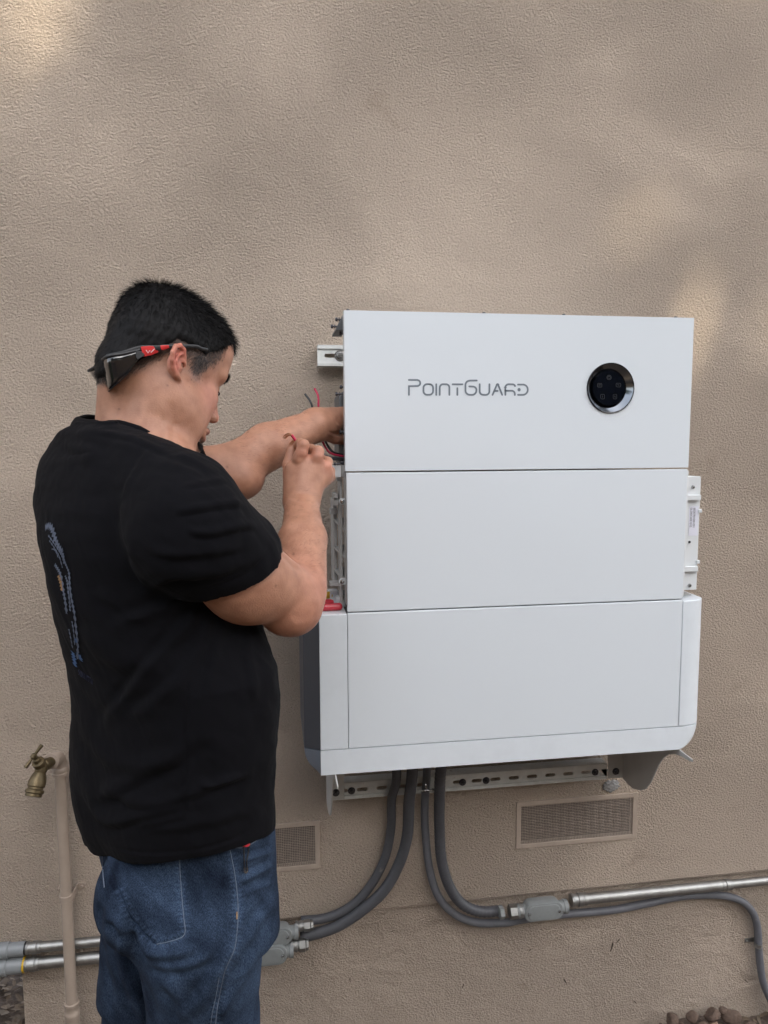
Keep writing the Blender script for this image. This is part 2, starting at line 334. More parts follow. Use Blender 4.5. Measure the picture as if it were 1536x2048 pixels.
# ---------------------------------------------------------------- vents
def vent(x0, x1, z0, z1, label):
    t = thing('foundation_vent', label, 'vent', ((x0+x1)/2, 0, z1), 'screened crawl space vents'); fw = .0135
    plate('frame', rect(x0, x1, z1, z0), [rect(x0+fw, x1-fw, z1+fw, z0-fw)], lambda u, v, q: (u, -.003+q, v), .005, M['wpaint'], t, .0012)
    m = MB(); st = .0046; q = x0+fw
    while q < x1-fw: m.tube([(q, -.0005+.0006*((i % 2)*2-1), z) for i, z in enumerate(np.linspace(z1+fw, z0-fw, 16))], .00085, 4, False); q += st
    q = z1+fw
    while q < z0-fw: m.tube([(x, -.0005-.0006*((i % 2)*2-1), q) for i, x in enumerate(np.linspace(x0+fw, x1-fw, 30))], .00085, 4, False); q += st
    m.build('screen', M['mesh'], t)
    b = MB(); b.box((x0+.01, .0225, z1+.01), (x1-.01, .026, z0-.01)); b.build('backing', M['dark'], t)
vent(XV[0], XV[1], ZV[0], ZV[1], 'tan framed mesh vent on the right, below the wavy steel bracket')
vent(XU[0], XU[1], ZU[0], ZU[1], 'tan framed mesh vent partly hidden behind the man\'s jeans')
# ================================================================ ENERGY STORAGE UNIT
YF = -.315
def rectY(a, b, c, d, y):       # tl, tr, br, bl pixel corners -> x0, x1, z0, z1
    A, B, C_, D = [pY(*p, y) for p in (a, b, c, d)]
    return (A[0]+D[0])/2, (B[0]+C_[0])/2, (C_[2]+D[2])/2, (A[2]+B[2])/2
TX0, TX1, TZ0, TZ1 = rectY((690, 621), (1385, 635), (1377, 937), (693, 944), YF)
BX0, BX1, BZ0, BZ1 = rectY((694, 947), (1377, 940), (1366, 1200), (695, 1223), YF)
CX0, CX1, CZ0, CZ1 = rectY((695, 1225), (1366, 1202), (1358, 1450), (696, 1500), YF)
print('top', TX0, TX1, TZ0, TZ1, 'bat', BX0, BX1, BZ0, BZ1, 'base', CX0, CX1, CZ0, CZ1, 'ZL', ZL, 'ZG', ZG)
X0 = (TX0+BX0+CX0)/3; X1 = (TX1*.4+BX1*.3+CX1*.3)
def seamz(p, q): return (pY(*p, YF)[2]+pY(*q, YF)[2])/2
Z_T = TZ1; Z_TB = seamz((690, 945), (1377, 938)); Z_BC = seamz((695, 1224), (1366, 1201)); Z_CS = seamz((640, 1505), (1357, 1451)); Z_S = seamz((640, 1552), (1365, 1497))
# --- inverter (top)
inv = thing('inverter_cabinet', 'white inverter cabinet with round black display, top of the stack', 'inverter', ((X0+X1)/2, YF, Z_TB))
MB().box((X0+.10, YF+.027, Z_TB+.012), (X1-.006, -.045, Z_T-.012)).build('housing', M['whiteedge'], inv, .003)
MB().box((X0+.004, YF+.0275, Z_TB+.006), (X0+.098, YF+.04, Z_T-.20)).build('gland_plate', M['darkgrey'], inv, .001)
# round display: chrome rimmed dish with black glass, sunk in a proud ring
dc = pY(1222, 776, YF-.003); sc_ = 1480/((dc-CAM)@cf); ro = 49.5/sc_; ri = 35/sc_
fp = plate('front_panel', rect(X0-.002, X1+.0005, Z_TB+.003, Z_T), [ellpts(dc[0], dc[2], ro-.0004, ro-.0004, 64)], lambda u, v, t: (u, YF+t, v), .026, M['white'], inv)
disp = MB().lathe((dc[0], YF, dc[2]), (0, -1, 0), [(-.02, ro), (.0016, ro), (.0020, ro-.0010), (.0008, ro-.0022), (-.009, ri+.0012), (-.010, ri)], 64).build('display_ring', M['chrome'], inv, smooth=True, ang=25)
disp2 = MB().lathe((dc[0], YF, dc[2]), (0, -1, 0), [(.0027, ro-.0016), (.0031, ro-.0002), (.0026, ro+.0006), (0.0, ro+.0008)], 64, caps=False).build('display_rim', M['gloss'], inv, smooth=True)
gl = MB().lathe((dc[0], YF, dc[2]), (0, -1, 0), [(-.0099, ri-.0001), (-.0062, ri-.0002), (-.0050, ri-.0012), (-.0047, 0)], 48).build('display_glass', M['gloss'], inv, smooth=True, ang=30)
def strokes(sts, w, place, name, mat, parent, seg=6, thick=.0004):
    """flat rounded strokes; each stroke a list of 2D points; place(u,v,t)->3D"""
    m = MB()
    for k, st in enumerate(sts):
        P = [np.array(p, float) for p in st]; Lf = []; Rt = []
        for i, p in enumerate(P):
            a = P[max(i-1, 0)]; b = P[min(i+1, len(P)-1)]; t = (b-a)/(np.linalg.norm(b-a)+1e-9); n_ = np.array([-t[1], t[0]])
            if 0 < i < len(P)-1:
                t1 = (p-a)/(np.linalg.norm(p-a)+1e-9); c_ = max(.5, abs(t1@t)); n_ = n_/c_
            Lf.append(p+n_*w/2); Rt.append(p-n_*w/2)
        t0 = (P[0]-P[1])/np.linalg.norm(P[0]-P[1]); t1 = (P[-1]-P[-2])/np.linalg.norm(P[-1]-P[-2])
        def cap(p, t, s_):
            a0 = math.atan2(t[1], t[0]); return [p+w/2*np.array([math.cos(a0+s_*x), math.sin(a0+s_*x)]) for x in np.linspace(-math.pi/2, math.pi/2, seg)[1:-1]]
        n0 = len(P)
        vs = [place(*q, thick) for q in Lf]+[place(*q, thick) for q in Rt]
        fs = [(i, i+1, n0+i+1, n0+i) for i in range(n0-1)]
        if len(P) > 2 and np.linalg.norm(P[0]-P[-1]) < 2: pass
        m.add(vs, fs)
        for p, t, l, r_ in ((P[0], t0, Lf[0], Rt[0]), (P[-1], t1, Lf[-1], Rt[-1])):
            cc = cap(p, t, 1); d1 = np.linalg.norm(np.array(cc[0])-l); d2 = np.linalg.norm(np.array(cc[0])-r_)
            loop = [l]+cc+[r_] if d1 < d2 else [r_]+cc+[l]
            m.add([place(*q, thick) for q in loop], [tuple(range(len(loop)))])
    return m.build(name, mat, parent)
def arc(cx, cy, r, a0, a1, n=8, ry=None): return [(cx+r*math.cos(R(a0+(a1-a0)*k/n)), cy+(ry or r)*math.sin(R(a0+(a1-a0)*k/n))) for k in range(n+1)]
def rr_(x0, y0, x1, y1, r): return arc(x1-r, y0+r, r, -90, 0, 5)+arc(x1-r, y1-r, r, 0, 90, 5)+arc(x0+r, y1-r, r, 90, 180, 5)+arc(x0+r, y0+r, r, 180, 270, 5)+[(x1-r, y0)]
LT = [[(100, 113)]+[(196, 113)]+arc(196, 148, 34, -80, 90, 8)+[(101, 184), (101, 282)],
      rr_(266, 161, 376, 282, 42), [(412, 162), (412, 283)],
      [(451, 283), (451, 205)]+arc(490, 200, 38, 180, 270, 6)[1:]+arc(523, 200, 38, 270, 360, 6)+[(561, 283)],
      [(598, 163), (710, 163)], [(652, 207), (652, 283)],
      [(873, 120), (796, 120)]+arc(792, 170, 48, -95, -180, 7)+[(745, 225)]+arc(795, 233, 50, 180, 90, 7)+[(818, 283)]+arc(820, 235, 48, 80, 0, 6)+arc(830, 228, 39, 0, -90, 7)+[(788, 187)],
      [(906, 162), (906, 240)]+arc(944, 244, 38, 180, 90, 6)+[(975, 283)]+arc(978, 244, 38, 85, 0, 6)+[(1017, 162)],
      [(1052, 283), (1098, 175)]+arc(1109, 172, 11, 200, 340, 5)+[(1120, 178), (1162, 283)], [(1082, 238), (1110, 238)],
      [(1198, 283), (1198, 200)]+arc(1236, 200, 38, 180, 270, 6)+[(1280, 163)]+arc(1282, 190, 27, -85, 0, 5)+[(1309, 190)], [(1198, 236), (1270, 236)]+arc(1270, 272, 36, -85, 0, 6)+[(1306, 284)],
      [(1342, 166), (1400, 166)]+arc(1400, 224, 53, -88, 88, 12, 58)+[(1342, 282)]]
def lplace(u, v, t):
    q = pY(800+u/5.689, 740+v/5.689, YF); return (q[0], YF-t, q[2])
for l_ in ([0], [1], [2], [3], [4, 5], [6], [7], [8, 9], [10, 11], [12]): strokes([LT[i] for i in l_], 20, lplace, 'letter', M['letter'], inv)
MB().add([lplace(1354+18*math.cos(a), 224+20*math.sin(a), .0004) for a in np.linspace(0, 6.283, 20)[:-1]], [tuple(range(19))]).build('lettering_dot', M['letter'], inv)
def iplace(u, v, t):
    q = pY(1150+u/10.24, 700+v/10.24, YF); return (q[0], YF+.0046-t, q[2])
IC = [arc(716, 560, 46, 0, 360, 16), arc(716, 560, 26, 110, 430, 12), rr_(478, 682, 568, 758, 20), [(500, 705), (545, 705)], [(500, 732), (545, 732)],
      rr_(860, 678, 956, 754, 22), [(885, 715), (900, 703), (915, 722), (932, 712)], rr_(543, 905, 622, 1000, 22), [(580, 935), (580, 970)], rr_(800, 905, 874, 1000, 20), [(836, 925), (828, 952), (844, 952), (836, 975)]]
strokes(IC, 9, iplace, 'display_icons', M['icon'], inv)
def screw(p, ax, r, mat, parent, name='screw', stem=.006):
    return MB().lathe(p, ax, [(-stem, r*.5), (0, r*.5), (0, r), (r*.35, r*.98), (r*.75, r*.7), (r*.85, r*.42), (r*.4, r*.36), (r*.4, .0001)], 14).build(name, mat, parent, smooth=True, ang=35)
for px_ in (696, 968, 1128, 1352):
    q = pY(px_, 620, YF+.012); screw((q[0], YF+.013, Z_T+.0008), (0, 0, 1), .0042, M['dbolt'], inv)
for py_ in (712, 863):
    q = pY(1385, py_, YF); screw((X1+.001, YF+.013, q[2]), (1, 0, 0), .0042, M['dbolt'], inv)
# corner bracket and studs in the open wiring side
cb = [pY(x, y, YF+.05) for x, y in ((690, 622), (683, 637), (673, 655), (672, 661), (692, 661))]
MB().rings([[(p[0], YF+.045, p[2]) for p in cb], [(p[0], YF+.15, p[2]) for p in cb]]).build('corner_bracket', M['darkgrey'], inv, .0008)
def stud(px_, py_, y, r, parent, L_=.012):
    p = pY(px_, py_, y); MB().lathe(p, (-1, 0, 0), [(-.03, r*.45), (0, r*.45), (0, r), (.0015, r), (.0015, r*.45), (.0045, r*.45), (.0045, r), (.007, r*1.02), (.009, r*.7), (.009, .0001)], 12).build('stud', M['dbolt'], parent, smooth=True, ang=35)
for x, y in ((679, 639), (670, 653), (687, 667), (679, 788), (688, 774)): stud(x, y, YF+.06, .0042, inv)
# terminal cover, dark wiring tray
q = [pY(x, y, YF+.09) for x, y in ((677, 790), (695, 777), (695, 935), (677, 925))]
MB().rings([[(p[0], YF+.08, p[2]) for p in q], [(p[0], YF+.20, p[2]) for p in q]]).build('terminal_cover', M['darkgrey'], inv, .006, 3)
stud(687, 864, YF+.05, .005, inv)
# --- battery module (middle)
bat = thing('battery_module', 'plain white battery module with a ribbed open side, middle of the stack', 'battery', ((X0+X1)/2, YF, Z_BC))
MB().box((X0, YF+.001, Z_BC+.0015), (X1, YF+.012, Z_TB-.0005)).build('front_panel', M['white'], bat, .0014, 3)
MB().box((X0+.06, YF+.0125, Z_BC+.012), (X1-.01, -.05, Z_TB-.012)).build('core', M['darkgrey'], bat, .002)
q0 = pY(1381, 945, YF+.006); q1 = pY(1401, 952, YF+.02); q2 = pY(1375, 1180, YF+.02)
MB().box((X1+.0005, YF+.006, Z_BC+.008), (X1+.0055, YF+.03, Z_TB-.004)).build('edge_flange', M['whiteedge'], bat, .001)
fx = (pY(1402, 960, YF+.022)[0]+pY(1394, 1170, YF+.022)[0])/2; fz1 = pY(1390, 953, YF+.022)[2]; fz0 = pY(1384, 1180, YF+.022)[2]
rf = MB().box((X1+.001, YF+.022, fz0), (fx, -.06, fz1)).build('side_frame', M['whiteedge'], bat, .002)
for py_ in (995, 1137):
    z_ = pY(1388, py_, YF+.02)[2]; MB().box((X1+.006, YF+.0125, z_-.006), (fx-.004, YF+.0219, z_+.006)).build('side_rib', M['whiteedge'], bat, .001)
for py_ in (1022, 1124): z_ = pY(1388, py_, YF+.02)[2]; MB().box((fx-.006, YF+.016, z_-.004), (fx+.002, YF+.0219, z_+.004)).build('side_rib', M['whiteedge'], bat, .001)
for x, y in ((1386, 974), (1379, 1171)): screw(pY(x, y, YF+.0215), (0, -1, 0), .0045, M['bolt'], bat)
q = pY(1379, 1084, YF+.0215); screw((q[0], YF+.0215, q[2]), (0, -1, 0), .003, M['black'], bat)
# paper label with two lines of digits reading downwards
la, lb_ = pY(1379, 1013, YF+.021), pY(1396, 1071, YF+.021)
sx0, sx1, sz1, sz0 = la[0], lb_[0]-.001, la[2], lb_[2]
sticker = MB().box((sx0, YF+.0212, sz0), (sx1, YF+.0218, sz1)).build('paper_label', M['paper'], bat)
def text(body, size, mat, loc, rot, parent, name, ext=.0001, align='LEFT', sx=1):
    cu_ = bpy.data.curves.new(name, 'FONT'); cu_.body = body; cu_.size = size; cu_.extrude = ext; cu_.align_x = align; cu_.space_character = sx
    o = bpy.data.objects.new(name, cu_); COL.objects.link(o); o.matrix_world = Matrix.Translation(loc) @ rot
    bpy.context.view_layer.update(); dg = bpy.context.evaluated_depsgraph_get(); me = bpy.data.meshes.new_from_object(o.evaluated_get(dg))
    mw = o.matrix_world.copy(); bpy.data.objects.remove(o); me.transform(mw)
    ob = bpy.data.objects.new(name, me); COL.objects.link(ob); me.materials.clear(); me.materials.append(mat)
    if parent is not None:
        ob.parent = parent
        if parent.type == 'EMPTY': ob.matrix_parent_inverse = Matrix.Translation(parent.location).inverted()
    return ob
rot90 = Matrix(((0, 1, 0), (0, 0, -1), (-1, 0, 0))).to_4x4()       # baseline runs downwards, letters face -Y
text('BE007RH0B1001', .0072, M['ink'], Vector((sx0+.0100, YF+.0211, sz1-.003)), rot90, bat, 'label_text', sx=.92)
text('0L000C00E1010', .0072, M['ink'], Vector((sx0+.0025, YF+.0211, sz1-.003)), rot90, bat, 'label_text', sx=.92)
# left open side: outer rail, inner rail, ribs, ears with screws, slotted tab
ly = YF+.05
def bxp(m, x0, y0, x1, y1, ya, yb):
    a = pY(x0, y0, ya); b = pY(x1, y1, ya); m.box((a[0], ya, a[2]), (b[0], yb, b[2]))
m = MB(); bxp(m, 666, 1000, 675, 1168, ly+.05, ly+.12); bxp(m, 679, 960, 686, 1215, ly+.0, ly+.05); bxp(m, 690, 955, 697, 1210, ly-.03, ly+.0)
m.build('side_frame', M['greyplastic'], bat, .0008)
for y0_ in (1050, 1105, 1150):
    m = MB(); a = pY(667, y0_-12, ly+.05); b = pY(694, y0_+14, ly-.03)
    m.add([(a[0], a[1], a[2]), (b[0], b[1], b[2]), (b[0], b[1], b[2]-.004), (a[0], a[1], a[2]-.004), (a[0]+.03, a[1]+.03, a[2]), (b[0]+.03, b[1]+.03, b[2]), (b[0]+.03, b[1]+.03, b[2]-.004), (a[0]+.03, a[1]+.03, a[2]-.004)],
          [(0, 1, 2, 3), (4, 5, 6, 7), (0, 1, 5, 4), (2, 3, 7, 6), (0, 3, 7, 4), (1, 2, 6, 5)]); m.build('rib', M['greyplastic'], bat)
for bx_ in ((668, 988, 676, 997, ly+.0, ly+.06), (668, 998, 677, 1011, ly+.005, ly+.06), (660, 1017, 675, 1029, ly+.04, ly+.06), (674, 956, 684, 962, ly, ly+.03), (660, 1166, 690, 1172, ly+.02, ly+.05)):
    m = MB(); bxp(m, *bx_); m.build('clip_block', M['greyplastic'], bat, .001)
for cy_ in (1003, 1163):
    c = pY(684, cy_, YF+.03); e = pY(697, cy_, YF+.03); r_ = .0068
    pts = [(c[0]+r_*math.cos(a), c[2]+r_*math.sin(a)) for a in np.linspace(math.pi/2, 1.5*math.pi, 10)]+[(e[0], c[2]-r_), (e[0], c[2]+r_)]
    MB().prism(pts, 'y', YF+.028, YF+.034).build('ear', M['whiteedge'], bat, .0006)
    screw((c[0], YF+.0278, c[2]), (0, -1, 0), .0048, M['bolt'], bat)
a = pY(664, 931, YF+.03); b = pY(682, 954, YF+.03); s1 = pY(668, 943, YF+.03)
plate('slotted_tab', rect(a[0], b[0], b[2], a[2]), [slotpts(s1[0], s1[2], .0045, .016)], lambda u, v, t: (u, YF+.03+t, v), .002, M['whiteedge'], bat, .0006)
m = MB(); bxp(m, 682.5, 931, 696, 954, YF+.034, YF+.06); bxp(m, 688, 950, 697, 972, YF+.03, YF+.04); m.build('hinge_block', M['greyplastic'], bat, .001)
for x, y in ((676, 928), (689, 925)): stud(x, y, YF+.06, .0035, bat)
# --- base cabinet
base = thing('battery_base_cabinet', 'white battery base cabinet with rounded bottom corners and side covers, lowest of the stack', 'battery', ((X0+X1)/2, YF, Z_S))
XL = float(np.mean([pY(640, 1230, YF)[0], pY(640, 1552, YF)[0]])); XLO = float(np.mean([pY(608, 1300, YF+.03)[0], pY(608, 1495, YF+.03)[0]]))
XR = float(np.mean([pY(1384, 1210, YF)[0], pY(1372, 1440, YF)[0]])); XRO = float(np.mean([pY(1402, 1200, YF+.03)[0], pY(1392, 1440, YF+.03)[0]]))
YB = -.05
def capL(xo=XLO, xi=None): xi = X0-.0012 if xi is None else xi; return [(xi, YF), (XL, YF), (XL-.004, YF+.002), (xo+.004, YF+.026), (xo, YF+.032), (xo, YB), (xi, YB)]
def capR(xo=XRO): 
    pts = [(X1+.0012, YF), (XR-.008, YF)]
    for k in range(1, 8): a = R(90*k/8); pts.append((XR-.008+(xo-XR+.008)*math.sin(a), YF+.034*(1-math.cos(a))))
    return pts+[(xo, YF+.036), (xo, YB), (X1+.0012, YB)]
zc = pY(640, 1229, YF)[2]; zc = (zc+Z_BC)/2-.002
zT_ = Z_BC-.003
MB().box((XL, YF, Z_CS+.0012), (X0-.0012, YB, zT_)).build('side_cover', M['slate'], base, .0012, 2)
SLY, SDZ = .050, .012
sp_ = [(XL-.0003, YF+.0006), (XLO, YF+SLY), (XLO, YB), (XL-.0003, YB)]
MB().rings([[(x, y, Z_CS+.0012-(0 if k in (0, 3) else SDZ)) for k, (x, y) in enumerate(sp_)], [(x, y, zT_) for x, y in sp_]]).build('side_panel', M['sideshade'], base, .0012, 2)
MB().prism(capR(), 'z', Z_CS+.0012, Z_BC-.003).build('side_cover', M['slate'], base, .0015, 2, smooth=True, ang=30)
MB().box((X0, YF+.0005, Z_CS+.0012), (X1, YF+.012, Z_BC-.0012)).build('front_panel', M['white'], base, .0012, 2)
MB().box((X0+.001, YF+.0125, Z_CS+.002), (X1-.001, YB, Z_BC-.006)).build('core', M['darkgrey'], base)
MB().box((X1+.012, YF+.05, Z_BC-.0029), (XRO-.012, YF+.14, Z_BC+.0005)).build('cable_grommet', M['greyplastic'], base, .001)
hS = Z_CS-Z_S; rs = []; rl = []
for k in range(13):
    t = k/12; a = R(90*t); zz = Z_CS-hS*math.sin(a) if k else Z_CS; sh = (1-math.cos(a))
    xo = XLO+(XL+.004-XLO)*sh; xr = XRO-(XRO-XR+.012)*sh; yb = YB
    L_ = [(XL, YF), (XL, yb)]; z2_ = Z_CS-SDZ-(hS-SDZ)*math.sin(a); y2_ = YF+SLY*(1-.55*sh); xo_ = XLO+(XL-.0015-XLO)*sh
    rl.append([(XL-.0003, YF+.0006, zz-.0005), (xo_, y2_, z2_-.0005), (xo_, yb, z2_-.0005), (XL-.0003, yb, zz-.0005)])
    Rr = [(xr, yb), (xr, YF+.036*(1-sh)+.012*sh)]
    xs_ = XR-.008-.010*sh
    for j in range(7, 0, -1): b_ = R(90*j/8); Rr.append((xs_+(xr-xs_)*math.sin(b_), YF+.034*(1-.7*sh)*(1-math.cos(b_))))
    Rr.append((xs_, YF))
    rs.append([(x, y, zz-.0005) for x, y in L_+Rr])
MB().rings(rs).build('bottom_trim', M['slate'], base, smooth=True, ang=33)
MB().rings(rl).build('trim_end', M['trimshade'], base, smooth=True, ang=33)
for x, y, w_ in ((668, 1192, 8), (682, 1206, 9)):
    q = pY(x, y, YF+.11 if w_ == 8 else YF+.07); z_ = Z_BC-.003; s_ = w_*.00115
    plate('cable_bracket', rect(q[0]-s_, q[0]+s_, z_, q[2]+.011), [slotpts(q[0]-.004, q[2], .003, .008, 4)], lambda u, v, t, y=q[1]: (u, y+t, v), .0015, M['whiteedge'], base, .0005)
    MB().box((q[0]-s_, q[1]+.0016, q[2]+.0095), (q[0]+s_, q[1]+.03, q[2]+.011)).build('cable_bracket_top', M['whiteedge'], base, .0004)
# ---------------------------------------------------------------- struts and brackets
def strut(name, x0, x1, zc, label, slots, group, h=.041, depth=.038, y0=-.004):
    t = thing(name, label, 'strut channel', ((x0+x1)/2, y0, zc), group)
    m = MB(); z0, z1 = zc-h/2, zc+h/2; yo = y0-depth
    m.box((x0, yo, z1-.0026), (x1, y0, z1)); m.box((x0, yo, z0), (x1, y0, z0+.0026))
    m.box((x0, yo, z1-.0095), (x1, yo+.0024, z1-.0027)); m.box((x0, yo, z0+.0027), (x1, yo+.0024, z0+.0095))
    m.build('channel', M['zinc'], t, .0008)
    plate('slotted_back', rect(x0, x1, z0+.0027, z1-.0027), [slotpts(x, zc, .028, .0095) for x in slots], lambda u, v, q: (u, y0-.034+q, v), .0024, M['zinc'], t)
    return t
zr = float(np.mean([pY(700, 1580, -.03)[2], pY(1000, 1555, -.03)[2], pY(1190, 1538, -.03)[2]]))
sx_a, sx_b = pY(662, 1580, -.042)[0], pY(1215, 1540, -.042)[0]
sl_ = [sx_a+.03+.0508*k for k in range(int((sx_b-sx_a-.03)/.0508)+1)]
rail = strut('strut_channel', sx_a, sx_b, zr, 'long zinc strut rail with slots, running under the battery stack', sl_, 'strut rails on the wall', h=.044)
def wbolt(p, r, parent, mat='dbolt', name='bolt'):
    m = MB().lathe(p, (0, -1, 0), [(0, r*1.6), (.0012, r*1.6), (.0013, r), (.007, r), (.0075, r*.9), (.0075, r*.5), (.012, r*.5), (.012, .0001)], 6*2)
    return m.build(name, M[mat], parent, smooth=True, ang=25)
for px_ in (703, 925, 972, 1190):
    q = pY(px_, 1583-(px_-700)*.088, -.038); wbolt((q[0], -.0385, zr-.001), .006, rail)
zt = pY(660, 712, -.03)[2]; ta, tb = pY(635, 712, -.042)[0], X1+.02
r2 = strut('strut_channel', ta, tb, zt, 'short end of a zinc strut rail poking out left of the inverter cabinet', [pY(657, 712, -.038)[0]+.004+.0508*k for k in range(13)], 'strut rails on the wall', h=.050)
q = pY(680, 711, -.038); wbolt((q[0], -.0385, zt), .0085, r2, 'bolt')
XBR = float(pY(1246, 1545, -.045)[0])
wave = [(1245, 1556), (1255, 1568), (1265, 1577), (1280, 1581), (1291, 1578), (1301, 1565), (1310, 1545), (1318, 1528), (1326, 1516), (1336, 1509), (1348, 1508), (1361, 1512), (1373, 1519), (1384, 1524)]
prof = [(pX(x, y, XBR)[1], pX(x, y, XBR)[2]) for x, y in wave]
print('bracket profile', prof[0], prof[-1])
ztp = Z_S-.002
def bracket(x, side, label):
    t = thing('stack_bracket', label, 'bracket', (x, -.17, ztp), 'steel brackets carrying the battery stack')
    pr = [(prof[0][0], ztp)]+[(a_, min(b_, ztp-.005)) for a_, b_ in prof]+[(prof[-1][0], ztp)]
    MB().prism(pr, 'x', x, x+side*.003).build('side_plate', M['bracket'], t, .0006)
    yw = prof[0][0]
    MB().box((x, yw-.0015, prof[0][1]+.002), (x-side*.043, yw+.0015, ztp)).build('wall_tab', M['bracket'], t, .001)
    MB().box((x-side*.001, prof[-1][0]+.10, ztp+.0003), (x-side*.012, yw, ztp+.0018)).build('top_flange', M['bracket'], t, .0005)
    wbolt((x-side*.021, yw-.0016, zr), .0062, t)
    return t
bracket(XBR, 1, 'grey steel bracket with a deep wavy lower edge, under the right end of the stack')
XBL = float(pY(655, 1575, prof[0][0])[0])
bl = bracket(XBL, -1, 'grey steel bracket seen edge on, under the left end of the stack')
q = pY(661, 1568, -.09); MB().tube([(q[0], -.09, ztp+.002), (q[0], -.09, q[2]-.012)], .0022, 8).build('levelling_screw', M['bolt'], bl, smooth=True)
# ---------------------------------------------------------------- flexible conduits
FG = 'grey flexible conduits below the battery stack'
def dense(path, st):
    P = crom(path, 30); out = [P[0]]; acc = 0
    for i in range(1, len(P)):
        acc += np.linalg.norm(P[i]-P[i-1])
        if acc >= st: out.append(P[i]); acc = 0
    return out
def flex(pts, rad, mat, label, rib=0, st=.01):
    P = dense([pY(*p) for p in pts], .0022 if rib else st)
    t = thing('flexible_conduit', label, 'conduit', tuple(P[0]), FG)
    rads = [rad*(1-rib*(.5+.5*math.cos(i*math.pi*2/3))) for i in range(len(P))] if rib else rad
    MB().tube(P, rads, 18).build('jacket', M[mat], t, smooth=True, ang=180)
    return t
c1 = flex([(794, 1520, -.10), (792, 1565, -.09), (783, 1600, -.06), (782, 1655, -.035), (770, 1715, -.028), (742, 1770, -.026), (704, 1811, -.026), (655, 1835, -.026), (600, 1842, -.026)], .0118, 'rubber', 'thinner left flexible conduit curving down to the upper conduit fitting beside the man')
c2 = flex([(826, 1520, -.11), (823, 1565, -.10), (818, 1605, -.08), (815, 1668, -.052), (800, 1723, -.044), (770, 1778, -.042), (726, 1819, -.040), (671, 1854, -.036), (602, 1875, -.034)], .0144, 'rubber', 'thicker left flexible conduit curving down to the lower conduit fitting beside the man')
c3p = [(855, 1520, -.08), (853, 1560, -.06), (850, 1600, -.045), (850, 1651, -.03), (858, 1732, -.024), (876, 1791, -.022), (908, 1827, -.018), (953, 1845, -.006), (1012, 1845, .002), (1039, 1840, .004), (1090, 1832, .004), (1157, 1826, .003), (1225, 1820, .002), (1293, 1807, .002), (1361, 1793, .002), (1429, 1790, .002), (1474, 1798, .002), (1501, 1818, .002), (1514, 1850, .002), (1518, 1904, .001), (1525, 1959, -.002), (1541, 2000, -.006), (1575, 2075, -.02)]
c3 = flex(c3p, .0106, 'rubber2', 'long thin pale grey flexible conduit snaking right below the steel pipe and down the wall')
c4 = flex([(884, 1520, -.12), (880, 1560, -.10), (879, 1600, -.08), (879, 1651, -.055), (883, 1719, -.045), (899, 1773, -.04), (926, 1809, -.035), (962, 1823, -.032), (1004, 1821, -.032)], .0146, 'rubber', 'ribbed dark flexible conduit, rightmost of the four, ending in the right conduit fitting', rib=.10)
q = pY(853, 1576, -.075); m = MB()
m.lathe((q[0], q[1]+.02, q[2]), (1, 0, 0), [(-.002, .0150), (.002, .0150)], 18); m.build('clamp_band', M['bolt'], c3)
MB().lathe((q[0]-.018, q[1]-.012, q[2]), (1, 0, 0), [(0, .0015), (.01, .0015), (.011, .004), (.014, .004), (.015, .0015), (.030, .0018), (.031, .0038), (.036, .003), (.037, .0001)], 10).build('clamp_screw', M['bolt'], c3, smooth=True)
for (x, y, yy, vert) in ((1056, 1847, -.002, 0), (1508, 1890, -.006, 1)):
    q = pY(x, y, yy); m = MB()
    if vert:
        p_ = pY(1516, 1890, .001); m.lathe((p_[0], p_[1], p_[2]), (.12, 0, 1), [(-.006, .0114), (.006, .0114)], 18)
        m.box((q[0]-.014, .0155, q[2]-.006), (p_[0], .0175, q[2]+.006)); m.build('pipe_clip', M['galv'], c3, smooth=True, ang=30); screw((q[0]-.008, .0150, q[2]), (0, -1, 0), .004, M['bolt'], c3)
    else:
        m.box((q[0]-.009, .013, q[2]-.007), (q[0]+.009, .0175, q[2]+.006)); m.build('pipe_clip', M['galv'], c3); screw((q[0], .0128, q[2]-.001), (0, -1, 0), .004, M['bolt'], c3)
# ---------------------------------------------------------------- rigid conduit, fittings
def axis(a, b): v = np.array(b)-np.array(a); return v/np.linalg.norm(v), float(np.linalg.norm(v))
def run(name, label, cat, A, B, r, mat, group=None):
    t = thing(name, label, cat, tuple((np.array(A)+np.array(B))/2), group)
    ax, L_ = axis(A, B); MB().lathe(A, ax, [(0, r), (L_, r)], 24).build('pipe', M[mat], t, smooth=True, ang=40); return t, ax, L_
def coupling(A, ax, r, L_, parent, mat='galv', name='coupling'):
    MB().lathe(A, ax, [(0, r*1.02), (.0, r*1.18), (L_*.12, r*1.24), (L_*.2, r*1.10), (L_*.42, r*1.10), (L_*.44, r*1.26), (L_*.72, r*1.26), (L_*.76, r*1.12), (L_*.9, r*1.2), (L_, r*1.15), (L_, r*.9)], 24).build(name, M[mat], parent, smooth=True, ang=30)
def nut(A, ax, r, L_, parent, mat='galv'):
    MB().lathe(A, ax, [(0, r*.8), (0, r), (L_, r), (L_, r*.8)], 6).build('hex_nut', M[mat], parent, .0012)
zp = lambda p: np.array(p)
PG = 'steel conduit pipes along the foot of the wall'
YP = -.022
